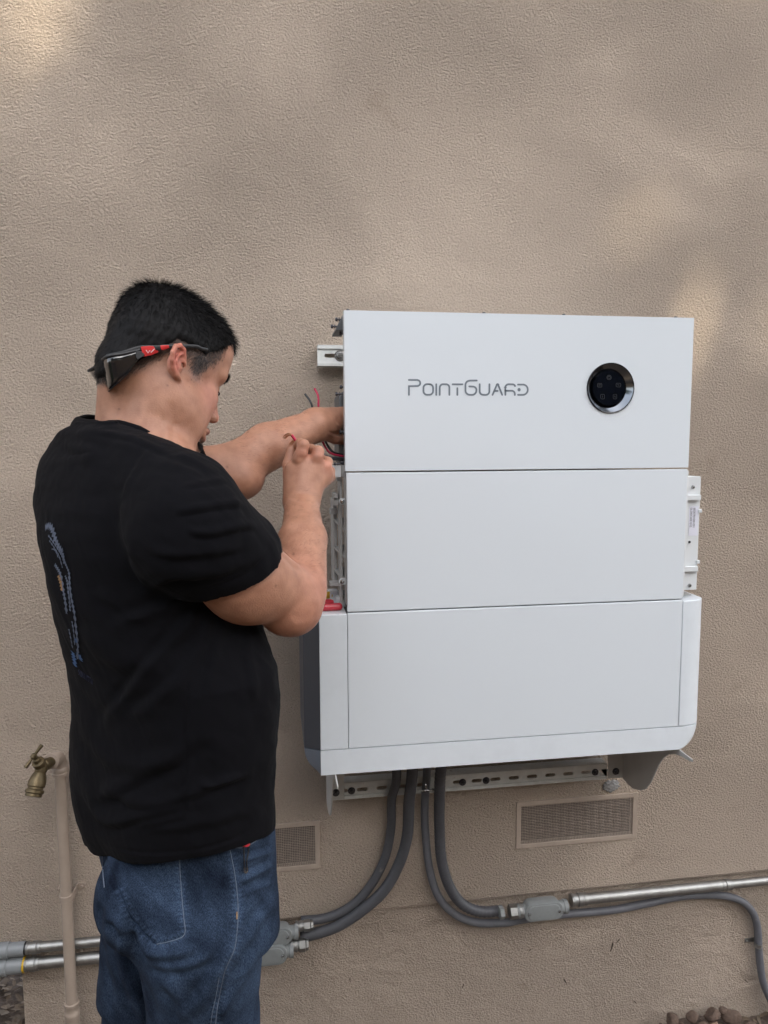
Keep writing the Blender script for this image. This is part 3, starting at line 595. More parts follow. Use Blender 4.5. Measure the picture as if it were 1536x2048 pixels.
# pipe heights follow the stucco edge, all level
zR = ZL - .030
def onx(px, py, y, z=None):
    p = pY(px, py, y)
    if z is not None: p[2] = z
    return p
A = onx(1150, 1800, YP); B = onx(1447, 1770, YP); zR = (A[2]+B[2])/2; print('pipe z', A[2], B[2], 'ZL', ZL); 
t, ax, L_ = run('steel_conduit', 'bright steel conduit pipe right of the grey right-hand fitting', 'pipe', A, B, .0142, 'galv', PG)
coupling(A-ax*.012, ax, .0142, .045, t)
E_ = B+(B-A)/L_*1.2; t2, ax2, L2 = run('steel_conduit', 'narrower steel conduit pipe leaving the photo at the right edge', 'pipe', B, E_, .0117, 'galv', PG)
coupling(B-ax*.01, ax, .0125, .032, t2)
def fitting(C_, ax, w, h, label, parentgroup, mat='body', flip=1, yc=-.03):
    """conduit body: rounded trough with raised oval cover and two screws"""
    t = thing('conduit_body', label, 'conduit fitting', tuple(C_), parentgroup)
    up = np.cross(ax, [0, 1, 0]); up = up/np.linalg.norm(up); up = up*np.sign(up[2]); out = np.array([0, -1., 0])
    def loop(w_, h_, n=8):
        r_ = h_*.42; pts = []
        for cx_, cy_, a0 in ((w_/2-r_, h_/2-r_, 0), (-w_/2+r_, h_/2-r_, 90), (-w_/2+r_, -h_/2+r_, 180), (w_/2-r_, -h_/2+r_, 270)):
            for k in range(n+1): a = R(a0+90*k/n); pts.append((cx_+r_*math.cos(a), cy_+r_*math.sin(a)))
        return pts
    def P3(p, d): return C_+ax*p[0]+up*p[1]+out*d
    rsb = [[P3(p, d) for p in loop(w*s_, h*s_)] for d, s_ in ((-.022, .8), (-.018, .93), (0, 1), (.010, 1), (.0115, .985))]
    MB().rings(rsb).build('body', M[mat], t, smooth=True, ang=40)
    rsc = [[P3(p, d) for p in loop(w*s_, h*s_)] for d, s_ in ((.0118, 1.03), (.0150, 1.03), (.0165, 1.0), (.0168, .86), (.0185, .83), (.0187, .80))]
    MB().rings(rsc).build('cover', M[mat], t, smooth=True, ang=40)
    for s_ in (-1, 1): screw(C_+ax*s_*w*.40+out*.0185, out, .0042, M['bolt'], t)
    MB().lathe(C_-ax*(w*.5+.018), ax, [(0, .015), (0, .0185), (.010, .0185), (.013, .0165), (w+.024, .0165), (w+.026, .0185), (w+.036, .0185), (w+.036, .015)], 22).build('hub', M[mat], t, smooth=True, ang=30)
    return t, up
cR = pY(1086, 1815, -.052); hubc = (A+ (A-ax*.001))/2
axR = ax
CR = pY(1084, 1817, -.050)
fr, up = fitting(CR, axR, .105, .048, 'grey cast conduit fitting with oval cover, right, joining ribbed conduit to steel pipe', 'grey conduit fittings')
nn = CR-axR*(.0525+.018)
nut(nn-axR*.022, axR, .0195, .020, fr); coupling(nn-axR*.003, axR, .0150, .018, fr); nut(nn-axR*.05, axR, .017, .012, fr, 'body')
# left pair
PU = [onx(80, 1893, YP), onx(212, 1880, YP)]; PLw = [onx(82, 1925, YP-.006), onx(205, 1912, YP-.006)]
axl = np.array([1.0, 0, 0])
ZU_ = float(np.mean([pY(80, 1893, YP)[2], pY(210, 1881, YP)[2]])); ZL_ = float(np.mean([pY(82, 1925, YP)[2], pY(204, 1913, YP)[2]]))
ZU2 = float(pY(585, 1845, YP)[2]); ZL2 = float(pY(590, 1876, YP)[2]); print('left pipe z', ZU_, ZU2, ZL_, ZL2)
for nm, z_a, z_b, r_, pxc, lab, col in (('upper', ZU_, ZU2, .0120, 53, 'upper steel conduit pipe passing behind the tan standpipe', None), ('lower', ZL_, ZL2, .0145, 50, 'lower steel conduit pipe with yellow ring passing behind the tan standpipe', 1)):
    A_ = pY(pxc, 1895 if not col else 1930, YP); A_ = np.array([A_[0], YP, z_a]); B_ = np.array([pY(520, 1860, YP)[0], YP, z_b])
    t, a_, L_ = run('steel_conduit', lab, 'pipe', A_, B_, r_, 'galv', PG)
    coupling(A_, a_, r_, .034, t)
    if col: MB().lathe(A_-a_*.003, a_, [(0, r_*1.3), (.004, r_*1.3)], 24).build('yellow_ring', M['yellow'], t)
    else: MB().lathe(A_-a_*.003, a_, [(0, r_*1.3), (.003, r_*1.3)], 24).build('black_ring', M['black'], t)
    W0 = A_-a_*.0035; rp_ = r_*1.38
    tt = thing('pvc_conduit', ('upper' if not col else 'lower')+' grey plastic conduit entering from the left edge', 'pipe', tuple(W0), 'grey plastic conduits at the left edge')
    MB().lathe(W0, -a_, [(0, rp_*.8), (0, rp_), (.036, rp_), (.038, rp_*1.14), (.09, rp_*1.14), (1.5, rp_*1.14)], 24).build('pipe', M['pvc'], tt, smooth=True, ang=40)
axv = np.array([math.cos(R(0)), 0, 0.0])
for (cx_, cy_, lab, r_, cvx, jx, jy, mt) in ((545, 1853, 'upper grey conduit fitting with shiny cover, right behind the man\'s leg', .0108, 0, 583, 1844, 'body'), (535, 1887, 'lower grey conduit fitting with painted oval cover, right behind the man\'s leg', .0130, 0, 578, 1876, 'body')):
    z_ = ZU2 if cy_ < 1870 else ZL2
    C_ = pY(cx_, cy_, -.045 if cy_ < 1870 else -.055); C_[2] = z_-.010 if cy_ < 1870 else z_-.008
    t, up = fitting(C_, axv, .095, .044 if cy_ < 1870 else .050, lab, 'grey conduit fittings')
    J = C_+axv*(.0475+.017); J = np.array([J[0], C_[1]+.006, z_])
    coupling(J-axv*.006, axv, r_*1.02, .024, t); nut(J+axv*.016, axv, r_*1.42, .016, t); nut(J+axv*.033, axv, r_*1.2, .007, t)
# ---------------------------------------------------------------- tan standpipe with brass spigot
YS = -.045
sp_top = pY(119, 1533, YS); sp_bot = pY(146, 2045, YS); XS = float((sp_top[0]+sp_bot[0])/2)
sp = thing('water_standpipe', 'tan painted standpipe strapped to the wall with a brass garden tap on top', 'water pipe', (XS, YS, ZG))
MB().lathe((XS, YS, ZG-.1), (0, 0, 1), [(0, .0134), (sp_top[2]-ZG+.1, .0134)], 28).build('pipe', M['ptan'], sp, smooth=True, ang=40)
zt_ = float(sp_top[2]); el = [(XS, YS, zt_-.012)]+[(XS-.004*(1-math.cos(a)), YS-.024*(1-math.cos(a)), zt_+.004+.026*math.sin(a)) for a in np.linspace(0, math.pi/2, 8)]+[(XS-.0075, YS-.036, zt_+.030)]
MB().tube(el, [.0165]*len(el), 24).build('elbow', M['ptan'], sp, smooth=True, ang=50)
m = MB(); m.lathe((XS, YS, zt_-.022), (0, 0, 1), [(0, .0145), (.001, .0182), (.008, .0186), (.009, .0172), (.014, .0172), (.0145, .0186), (.020, .0182), (.022, .0168)], 28)
m.lathe((XS-.0055, YS-.028, zt_+.0295), (-.25, -1, 0), [(0, .0165), (.001, .0185), (.010, .0185), (.0105, .016)], 24); m.build('elbow_collar', M['ptan'], sp, smooth=True, ang=40)
zb = float(pY(146, 2012, YS)[2])
MB().lathe((XS, YS, zb), (0, 0, -1), [(-.012, .0135), (-.011, .0175), (-.004, .0180), (-.002, .0166), (.012, .0166), (.014, .0180), (.022, .0180), (.024, .0172), (.1, .0172)], 28).build('coupling', M['ptan'], sp, smooth=True, ang=40)
zs = float(pY(134, 1795, YS)[2]); m = MB()
m.lathe((XS, YS, zs-.009), (0, 0, 1), [(0, .0136), (.0005, .0156), (.0175, .0156), (.018, .0136)], 28)
m.box((XS-.016, -.043, zs-.0088), (XS-.0125, .0, zs+.0088)); m.box((XS+.0125, -.043, zs-.0088), (XS+.016, .0, zs+.0088))
for s_ in (-1, 1): m.prism([(XS+s_*.0125, zs-.0088), (XS+s_*.026, zs-.0088), (XS+s_*.033, zs-.005), (XS+s_*.034, zs+.003), (XS+s_*.030, zs+.0088), (XS+s_*.0125, zs+.0088)], 'y', -.0032, -.0005)
m.build('pipe_strap', M['ptan'], sp, .0006)
for s_ in (-1, 1): screw((XS+s_*.026, -.0033, zs), (0, -1, 0), .0042, M['ptan'], sp)
# brass tap
J = np.array([XS-.0075, YS-.036, zt_+.030]); dv = np.array([-.42, -.91, 0]); dv /= np.linalg.norm(dv)
m = MB(); m.lathe(J, dv, [(0, .0115), (.012, .0115), (.013, .014), (.024, .014), (.026, .0125), (.040, .013)], 20)
V0 = J+dv*.032; od = np.array([-.20, -.45, -.86]); od /= np.linalg.norm(od)
m.lathe(V0-od*.008, od, [(0, .012), (.012, .0145), (.020, .0125), (.028, .0165), (.040, .0195), (.050, .0195), (.052, .0170), (.056, .0170), (.058, .0205), (.064, .0205), (.066, .0180), (.072, .0180), (.073, .0125), (.055, .0115), (.055, .0001)], 28, )
tp = m.build('tap', M['brass'], sp, smooth=True, ang=35)
ud = np.array([-.20, -.50, .82]); ud /= np.linalg.norm(ud)
MB().lathe(V0, ud, [(0, .0125), (.010, .0125), (.011, .0145), (.022, .0145), (.023, .009), (.032, .008), (.033, .004), (.046, .0038)], 8).build('bonnet', M['brass'], tp, .0006)
H = V0+ud*.044; hd = np.array([.50, .28, .82]); hd -= ud*(hd@ud)*.3; hd /= np.linalg.norm(hd)
MB().lathe(H-hd*.029, hd, [(0, .0022), (.001, .0048), (.010, .0042), (.022, .0030), (.025, .0065), (.033, .0065), (.036, .0030), (.048, .0042), (.057, .0048), (.058, .0022)], 14).build('tap_handle', M['brass'], tp, smooth=True, ang=40)
# ---------------------------------------------------------------- tools on the base cover
ztl = Z_BC-.003
plr = thing('red_handled_pliers', 'pliers with thick red handles lying on the left cover of the base cabinet', 'pliers', tuple(pY(650, 1215, YF+.045)))
a = pY(684, 1214, YF+.040); a[2] = ztl+.0082
hp = [(a[0], a[1], a[2]), (a[0]-.012, a[1]-.001, a[2]), (a[0]-.04, a[1]-.002, a[2]), (a[0]-.075, a[1]+.004, a[2]+.001), (a[0]-.11, a[1]+.018, a[2]+.001)]
hp2 = [(a[0]-.015, a[1]+.045, a[2]), (a[0]-.04, a[1]+.040, a[2]), (a[0]-.075, a[1]+.03, a[2]+.001), (a[0]-.11, a[1]+.022, a[2]+.001)]
for h_ in (hp, hp2):
    P = crom(h_, 6); n_ = len(P); MB().tube(P, [.0082*min(1, .55+.45*math.sqrt(min(1, i/3))) for i in range(n_)], 14).build('handle', M['red'], plr, smooth=True, ang=60)
MB().box((a[0]-.165, a[1]+.012, a[2]-.006), (a[0]-.108, a[1]+.03, a[2]+.006)).build('jaw', M['bolt'], plr, .004)
scd = pY(660, 1190, YF+.125); scd[2] = max(scd[2], ztl+.01)
sct = thing('yellow_screwdriver', 'yellow handled screwdriver lying behind the red pliers on the base cabinet cover', 'screwdriver', tuple(scd))
MB().lathe((scd[0]+.006, scd[1], scd[2]), (-1, 0, 0), [(0, .004), (.002, .0075), (.02, .0088), (.06, .0085), (.08, .0055), (.09, .0075), (.094, .005)], 16).build('handle', M['yellow'], sct, smooth=True, ang=50)
MB().lathe((scd[0]-.087, scd[1], scd[2]), (-1, 0, 0), [(0, .003), (.03, .003), (.034, .001)], 10).build('shaft', M['bolt'], sct, smooth=True)

# ================================================================ BEHIND THE CAMERA: what shades and lights the wall
def tree(name, base, h, crown, n, label, size, gaps=(), mat='leaf', seed=1):
    rs = random.Random(seed); t = thing(name, label, 'tree', base, 'trees shading the yard')
    b = np.array(base, float); m = MB(); cen = np.array([crown[0], crown[1], crown[2]]); R3 = np.array(crown[3:6])
    m.tube([b+(cen-b)*k/8*np.array([1, 1, 1])+np.array([.1*math.sin(k), .1*math.cos(k*1.7), 0]) for k in range(9)], [h*.035*(1-.09*k) for k in range(9)], 10)
    for k in range(9):
        s0 = b+(cen-b)*rs.uniform(.45, .95); d = np.array([rs.gauss(0, 1), rs.gauss(0, 1), rs.gauss(.5, .6)]); d /= np.linalg.norm(d); e = cen+d*R3*.8
        m.tube([s0, (s0+e)/2+np.array([0, 0, .2]), e], [h*.014, h*.009, h*.003], 6)
    m.build('trunk', M['bark'], t)
    m = MB(); cl_ = []
    for _ in range(60):
        d = np.array([rs.gauss(0, 1), rs.gauss(0, 1), rs.gauss(0, 1)]); d /= np.linalg.norm(d); cl_.append(cen+d*R3*rs.uniform(.25, .95))
    sdv = np.array(sd); V = []; Fc = []; k = 0
    while k < n:
        c = cl_[rs.randrange(60)] if rs.random() < .55 else cen+R3*np.array([rs.uniform(-1, 1) for _ in range(3)])*.95
        p = c+np.array([rs.gauss(0, .42), rs.gauss(0, .42), rs.gauss(0, .38)])
        if (((p-cen)/R3)**2).sum() > 1.25: continue
        bad = False
        for g, gr, pr_ in gaps:
            w_ = p-g; w_ = w_-sdv*(w_@sdv); 
            if np.linalg.norm(w_) < gr and rs.random() < pr_: bad = True; break
        k += 1
        if bad: continue
        u_ = np.array([rs.gauss(0, 1) for _ in range(3)]); u_ /= np.linalg.norm(u_); v_ = np.cross(u_, [rs.gauss(0, 1) for _ in range(3)]); v_ /= np.linalg.norm(v_)
        s_ = size*rs.uniform(.7, 1.3); i0 = len(V)
        V += [tuple(p-u_*s_), tuple(p+v_*s_*.5), tuple(p+u_*s_), tuple(p-v_*s_*.5)]; Fc.append((i0, i0+1, i0+2, i0+3))
    m.add(V, Fc); m.build('crown', M[mat], t)
def gp(px, py, r, pr=1.0): return (pY(px, py, 0), r*1.15, pr*.62)
gaps = [gp(x_, y_, .075, p_) for x_, y_, p_ in ((1255, 470, .8), (1335, 570, .9), (1400, 600, .9), (1395, 655, 1.2), (1290, 410, .5), (1500, 560, .8), (1530, 650, 1.0), (1420, 380, .5), (1180, 565, .5), (1010, 570, .4), (800, 575, .5), (15, 20, 1.3), (90, 35, 1.2), (160, 15, .9), (1440, 720, .6), (1340, 300, .4), (1080, 150, .4), (1200, 60, .4))]+[gp(1150, 250, .35, .10), gp(1350, 350, .30, .16), gp(900, 330, .25, .12), gp(600, 200, .4, .06), gp(1480, 750, .16, .25), gp(1050, 560, .12, .22), gp(1275, 520, .10, .85), gp(1310, 590, .10, .8), gp(1420, 640, .10, .9), gp(1520, 600, .13, .9), gp(1440, 430, .08, .6), gp(1110, 300, .09, .4), gp(40, 30, .16, .9), gp(800, 560, .06, .6), gp(1540, 480, .1, .5), gp(1500, 80, .12, .4), gp(900, 130, .1, .3)]
cc_ = np.array([.35, 0, 1.75])+np.array(sd)*12.5
tree('shade_tree', (cc_[0]+.6, cc_[1]-.4, ZG), 9, (cc_[0], cc_[1], cc_[2], 3.3, 2.8, 2.9), 26000, 'tall dense green tree standing behind the photographer in the line of the sun', .105, gaps, seed=3)
tree('garden_tree', (-6.5, -8.5, ZG), 6, (-6.5, -8.5, 4.6, 3.0, 2.4, 2.4), 6000, 'round green garden tree behind the photographer on the left', .16, seed=5)
tree('garden_tree', (8.5, -7.0, ZG), 6, (8.5, -7.0, 4.2, 2.8, 2.6, 2.3), 6000, 'round green garden tree behind the photographer on the right', .16, seed=6)
for k_, (tx, ty, tz, rx) in enumerate(((-5.2, -8.2, 3.4, 2.9), (-.6, -8.6, 3.3, 2.9), (4.0, -8.0, 3.5, 2.8))):  # unseen row of trees added to block the low sky
    tree('added_hedge_tree', (tx, ty, ZG), 5, (tx, ty, tz, rx, 1.3, 2.6), 7000, ('dark bushy hedge tree added to block low sky, left of the photographer', 'dark bushy hedge tree added to block low sky, straight behind the photographer', 'dark bushy hedge tree added to block low sky, right of the photographer')[k_], .17, gaps, seed=20+k_)
shr = thing('added_shrub', 'dense dark shrub added out of frame on the left to darken the lower wall', 'shrub', (-2.15, -1.35, ZG)); rs_ = random.Random(4); V_ = []; F_ = []  # unseen shrub added to keep light off the lower left wall
for k in range(9000):
    d_ = np.array([rs_.gauss(0, 1) for _ in range(3)]); d_ /= np.linalg.norm(d_); p_ = np.array([-2.15, -1.35, ZG+.95])+d_*np.array([.62, .75, .95])*rs_.uniform(.55, 1.02)*(1+.12*math.sin(5*d_[0]+3*d_[2]))
    u_ = np.array([rs_.gauss(0, 1) for _ in range(3)]); u_ /= np.linalg.norm(u_); v_ = np.cross(u_, d_); v_ /= np.linalg.norm(v_); q_ = .055*rs_.uniform(.7, 1.3); i_ = len(V_)
    V_ += [tuple(p_-u_*q_), tuple(p_+v_*q_*.5), tuple(p_+u_*q_), tuple(p_-v_*q_*.5)]; F_.append((i_, i_+1, i_+2, i_+3))
MB().add(V_, F_).build('foliage', M['leaf'], shr)
MB().tube([(-2.15, -1.35, ZG-.05), (-2.13, -1.33, ZG+.5), (-2.2, -1.4, ZG+1.3)], [.04, .03, .015], 8).build('stem', M['bark'], shr)
fe = thing('added_board_fence', 'brown vertical board fence added behind the photographer to cut low sky light', 'fence', (0, -5.2, ZG)); m = MB()  # unseen fence added to dim the lower part of the wall
for k in range(100):
    x = -7.5+k*.15; m.box((x, -5.2, ZG), (x+.14, -5.18, ZG+1.75+random.uniform(-.01, .01)))
m.build('board_panel', M['wood'], fe)
for k in range(7): MB().box((-7.5+k*2.5, -5.18, ZG), (-7.41+k*2.5, -5.09, ZG+1.8)).build('post', M['wood'], fe)

# ================================================================ SIGNED DISTANCE MODELLING (for the man and his clothes)
class Field:
    def __init__(s, lo, hi, h):
        s.lo = np.array(lo, float); s.h = h; s.n = np.ceil((np.array(hi)-s.lo)/h).astype(int)+1
        s.F = np.full(s.n, 1.0, np.float32)
        s.ax = [s.lo[i]+h*np.arange(s.n[i], dtype=np.float32) for i in range(3)]
    def block(s, lo, hi):
        a = np.clip(np.floor((np.array(lo)-s.lo)/s.h).astype(int), 0, s.n); b = np.clip(np.ceil((np.array(hi)-s.lo)/s.h).astype(int)+1, 0, s.n)
        sl_ = tuple(slice(a[i], b[i]) for i in range(3))
        return sl_, s.ax[0][sl_[0]][:, None, None].astype(np.float32), s.ax[1][sl_[1]][None, :, None].astype(np.float32), s.ax[2][sl_[2]][None, None, :].astype(np.float32)
    def comb(s, sl_, d, k, op):
        f = s.F[sl_]
        if op == 'u':
            h = np.clip(.5+.5*(f-d)/k, 0, 1); s.F[sl_] = f*(1-h)+d*h-k*h*(1-h)
        elif op == 's':
            h = np.clip(.5-.5*(f+d)/k, 0, 1); s.F[sl_] = f*(1-h)-d*h+k*h*(1-h)
        elif op == 'i':
            h = np.clip(.5-.5*(f-d)/k, 0, 1); s.F[sl_] = f*(1-h)+d*h+k*h*(1-h)
    def cone(s, a, b, ra, rb, k=.01, op='u'):
        a = np.array(a, float); b = np.array(b, float); m = max(ra, rb)+2*k+.012
        sl_, X, Y, Z = s.block(np.minimum(a, b)-m, np.maximum(a, b)+m)
        ba = b-a; L2 = float(ba@ba)+1e-12
        px, py, pz = X-a[0], Y-a[1], Z-a[2]
        t = np.clip((px*ba[0]+py*ba[1]+pz*ba[2])/L2, 0, 1)
        d = np.sqrt((px-ba[0]*t)**2+(py-ba[1]*t)**2+(pz-ba[2]*t)**2)-(ra+(rb-ra)*t)
        s.comb(sl_, d, k, op)
    def chain(s, pts, rs, k=.008, op='u'):
        for i in range(len(pts)-1): s.cone(pts[i], pts[i+1], rs[i], rs[i+1], k, op)
    def ell(s, c, r, axes=None, k=.01, op='u'):
        c = np.array(c, float); r = np.array(r, float); A = np.eye(3) if axes is None else np.array(axes, float)
        ext = np.sqrt(((A*r[:, None])**2).sum(0))+2*k+.012
        sl_, X, Y, Z = s.block(c-ext, c+ext); px, py, pz = X-c[0], Y-c[1], Z-c[2]
        q = [(px*A[i][0]+py*A[i][1]+pz*A[i][2]) for i in range(3)]
        k0 = np.sqrt(sum((q[i]/r[i])**2 for i in range(3)))+1e-6; k1 = np.sqrt(sum((q[i]/r[i]**2)**2 for i in range(3)))+1e-6
        s.comb(sl_, k0*(k0-1)/k1, k, op)
    def plane(s, p, n, k=.004):         # keep the side the normal points away from
        n = np.array(n, float); n /= np.linalg.norm(n); p = np.array(p, float)
        sl_, X, Y, Z = s.block(s.lo-1, s.lo+s.n*s.h+1)
        s.comb(sl_, (X-p[0])*n[0]+(Y-p[1])*n[1]+(Z-p[2])*n[2], k, 'i')
    def mesh(s):
        Fd = s.F; n = s.n; ins = Fd < 0
        c = [ins[i:n[0]-1+i, j:n[1]-1+j, k:n[2]-1+k] for i in (0, 1) for j in (0, 1) for k in (0, 1)]
        anyc = c[0].copy(); allc = c[0].copy()
        for q in c[1:]: anyc |= q; allc &= q
        act = np.argwhere(anyc & ~allc); dims = n-1
        flat = (act[:, 0]*dims[1]+act[:, 1])*dims[2]+act[:, 2]
        P = np.zeros((len(act), 3)); cnt = np.zeros(len(act))
        for axs in range(3):
            o = [q for q in range(3) if q != axs]
            for u in (0, 1):
                for v in (0, 1):
                    A = act.copy(); A[:, o[0]] += u; A[:, o[1]] += v; B = A.copy(); B[:, axs] += 1
                    fa = Fd[A[:, 0], A[:, 1], A[:, 2]]; fb = Fd[B[:, 0], B[:, 1], B[:, 2]]; m = (fa < 0) != (fb < 0)
                    t = fa[m]/(fa[m]-fb[m]); pos = A[m].astype(float); pos[:, axs] += t; P[m] += pos; cnt[m] += 1
        P /= cnt[:, None]; V = s.lo+P*s.h; quads = []
        for axs in range(3):
            o = [(axs+1) % 3, (axs+2) % 3]
            sa = [slice(None)]*3; sb = [slice(None)]*3; sa[axs] = slice(0, n[axs]-1); sb[axs] = slice(1, n[axs])
            ia, ib = ins[tuple(sa)], ins[tuple(sb)]; E = np.argwhere(ia != ib)
            E = E[(E[:, o[0]] > 0) & (E[:, o[1]] > 0) & (E[:, o[0]] < n[o[0]]-1) & (E[:, o[1]] < n[o[1]]-1)]
            sgn = ia[E[:, 0], E[:, 1], E[:, 2]]; ids = []
            for du, dv in ((1, 1), (0, 1), (0, 0), (1, 0)):
                C_ = E.copy(); C_[:, o[0]] -= du; C_[:, o[1]] -= dv
                ids.append(np.searchsorted(flat, (C_[:, 0]*dims[1]+C_[:, 1])*dims[2]+C_[:, 2]))
            Q = np.stack(ids, 1); Q[~sgn] = Q[~sgn][:, ::-1]; quads.append(Q)
        return V, np.concatenate(quads)
def vnormals(V, Q):
    nrm = np.cross(V[Q[:, 2]]-V[Q[:, 0]], V[Q[:, 3]]-V[Q[:, 1]]); N = np.zeros_like(V)
    for i in range(4): np.add.at(N, Q[:, i], nrm)
    return N/(np.linalg.norm(N, axis=1)[:, None]+1e-12)
def smoothv(V, Q, it=1, lam=.5):
    for _ in range(it):
        S_ = np.zeros_like(V); c = np.zeros(len(V))
        for i in range(4):
            np.add.at(S_, Q[:, i], V[Q[:, (i+1) % 4]]+V[Q[:, (i+3) % 4]]); np.add.at(c, Q[:, i], 2)
        V = V*(1-lam)+lam*S_/np.maximum(c, 1)[:, None]
    return V
def qmesh(name, V, Q, mat, parent=None, col=None):
    me = bpy.data.meshes.new(name); me.vertices.add(len(V)); me.vertices.foreach_set('co', V.astype(np.float32).ravel())
    me.loops.add(len(Q)*4); me.loops.foreach_set('vertex_index', Q.astype(np.int32).ravel())
    me.polygons.add(len(Q)); me.polygons.foreach_set('loop_start', np.arange(0, len(Q)*4, 4, dtype=np.int32)); me.polygons.foreach_set('loop_total', np.full(len(Q), 4, np.int32))
    me.update(calc_edges=True); me.validate(); me.polygons.foreach_set('use_smooth', np.ones(len(me.polygons), bool))
    if col is not None:
        at = me.color_attributes.new('tone', 'FLOAT_COLOR', 'POINT'); at.data.foreach_set('color', np.c_[col, np.ones(len(col))].astype(np.float32).ravel())
    me.materials.append(mat); o = bpy.data.objects.new(name, me); COL.objects.link(o)
    if parent is not None:
        o.parent = parent
        if parent.type == 'EMPTY': o.matrix_parent_inverse = Matrix.Translation(parent.location).inverted()
    return o
def toPx(V):
    D = V-CAM; d = D@cf; return 768+F*(D@cr)/d, 1024-F*(D@cu)/d, d
def pdist(px, py, poly):
    """distance in photo pixels to a polyline, signed side, and position 0..1 along it"""
    best = np.full(px.shape, 1e9); sd_ = np.zeros(px.shape); tt = np.zeros(px.shape); P = np.array(poly, float)
    Ls = np.linalg.norm(P[1:]-P[:-1], axis=1); cum = np.r_[0, np.cumsum(Ls)]
    for i in range(len(P)-1):
        a, b = P[i], P[i+1]; ba = b-a; t = np.clip(((px-a[0])*ba[0]+(py-a[1])*ba[1])/(ba@ba), 0, 1)
        dx, dy = px-a[0]-ba[0]*t, py-a[1]-ba[1]*t; d = np.hypot(dx, dy); m = d < best
        best[m] = d[m]; sd_[m] = np.sign(ba[0]*dy-ba[1]*dx)[m]; tt[m] = ((cum[i]+t*Ls[i])/cum[-1])[m]
    return best, sd_, tt
def folds(V, Q, FL, FK=1.0):
    N = vnormals(V, Q); px, py, d = toPx(V); vw = CAM-V; vw /= np.linalg.norm(vw, axis=1)[:, None]; w = np.clip((N*vw).sum(1)*2.5, 0, 1); off = np.zeros(len(V))
    for poly, wd, ht in FL:
        P = [tuple(q) for q in crom([(*p, 0) for p in poly], 5)]; P = [(p[0], p[1]) for p in P]; xs_ = [p[0] for p in P]; ys_ = [p[1] for p in P]; m_ = wd*3
        M_ = (px > min(xs_)-m_) & (px < max(xs_)+m_) & (py > min(ys_)-m_) & (py < max(ys_)+m_) & (w > 0)
        if not M_.any(): continue
        dd, sg, tt = pdist(px[M_], py[M_], P); e = np.clip(np.minimum(tt, 1-tt)*5, 0, 1)
        s_ = dd*sg/wd; off[M_] += ht*.001*FK*e*(np.exp(-s_**2)-.8*np.exp(-((s_-1.3)/.8)**2))
    return V+N*(off*w)[:, None]

# ================================================================ THE MAN
AB = R(42); fB = np.array([math.cos(AB), math.sin(AB), 0]); rB = np.array([math.sin(AB), -math.cos(AB), 0]); zB = np.array([0, 0, 1.])
YT = -.64
# head frame
HO = pD(337, 712, 1.20)
def rotv(v, ax, a): ax = ax/np.linalg.norm(ax); return v*math.cos(a)+np.cross(ax, v)*math.sin(a)+ax*(ax@v)*(1-math.cos(a))
AH = R(36); hF = np.array([math.cos(AH), math.sin(AH), 0.]); hL = np.array([-math.sin(AH), math.cos(AH), 0.]); hU = np.array([0, 0, 1.])
PITCH, ROLL = R(24), R(0)
hF, hU = rotv(hF, hL, PITCH), rotv(hU, hL, PITCH)
ax_ = hF.copy(); hL, hU = rotv(hL, ax_, ROLL), rotv(hU, ax_, ROLL)
HA = np.array([hF, hL, hU])
def H3(f, l, u): return HO+hF*f+hL*l+hU*u
SRp = pD(380, 1076, 1.010); ER = pD(585, 1200, 1.18); WR = pD(603, 1002, 1.40)
SLp = pD(285, 960, 1.36); EL = pD(462, 942, 1.45); WL = pD(632, 850, 1.575)
fb = Field((-.40, -.93, 1.02), (.21, -.05, 1.86), .0023)
# trunk under the shirt, neck
fb.ell(pY(300, 1080, YT), (.13, .085, .20), [rB, fB, zB], .02)
nb = pD(278, 905, 1.20); nt_ = pD(299, 785, 1.19)
fb.cone(nb, nt_, .070, .060, .02)
fb.cone(pD(310, 900, 1.14), H3(-.015, -.035, -.06), .033, .028, .02)
fb.cone(pD(246, 882, 1.22), H3(-.055, 0, -.045), .042, .045, .02)
# skull and face
fb.ell(H3(0, 0, .008), (.0965, .0765, .088), HA, .015)
fb.ell(H3(.034, 0, -.052), (.060, .058, .080), HA, .02)
for s_ in (-1, 1):
    fb.cone(H3(-.002, s_*.056, -.070), H3(.004, s_*.053, -.098), .016, .017, .02)
    fb.cone(H3(.004, s_*.053, -.098), H3(.074, s_*.018, -.127), .018, .016, .018)
    fb.ell(H3(.058, s_*.045, -.048), (.026, .021, .024), HA, .015)
    fb.ell(H3(.046, s_*.045, -.080), (.034, .022, .032), HA, .018)
    fb.cone(H3(.086, s_*.010, .002), H3(.076, s_*.045, .000), .011, .010, .012)
fb.ell(H3(.087, 0, -.124), (.021, .025, .018), HA, .012)
fb.ell(H3(.076, 0, -.090), (.028, .030, .022), HA, .014)
fb.ell(H3(.066, 0, .035), (.030, .055, .045), HA, .02)
for s_ in (-1, 1): fb.ell(H3(.099, s_*.031, -.023), (.017, .018, .011), HA, .010, 's'); fb.ell(H3(.0745, s_*.031, -.024), (.0135, .0145, .0125), HA, .003)
fb.cone(H3(.094, 0, -.012), H3(.110, 0, -.052), .0065, .0085, .008); fb.ell(H3(.113, 0, -.058), (.010, .010, .009), HA, .006)
for s_ in (-1, 1): fb.ell(H3(.101, s_*.0125, -.062), (.011, .0075, .0080), HA, .004)
for s_ in (-1, 1): fb.ell(H3(.106, s_*.0075, -.070), (.0065, .0036, .0050), HA, .003, 's')
fb.cone(H3(.098, -.018, -.0885), H3(.1085, 0, -.0850), .0045, .0068, .004); fb.cone(H3(.098, .018, -.0885), H3(.1085, 0, -.0850), .0045, .0068, .004)
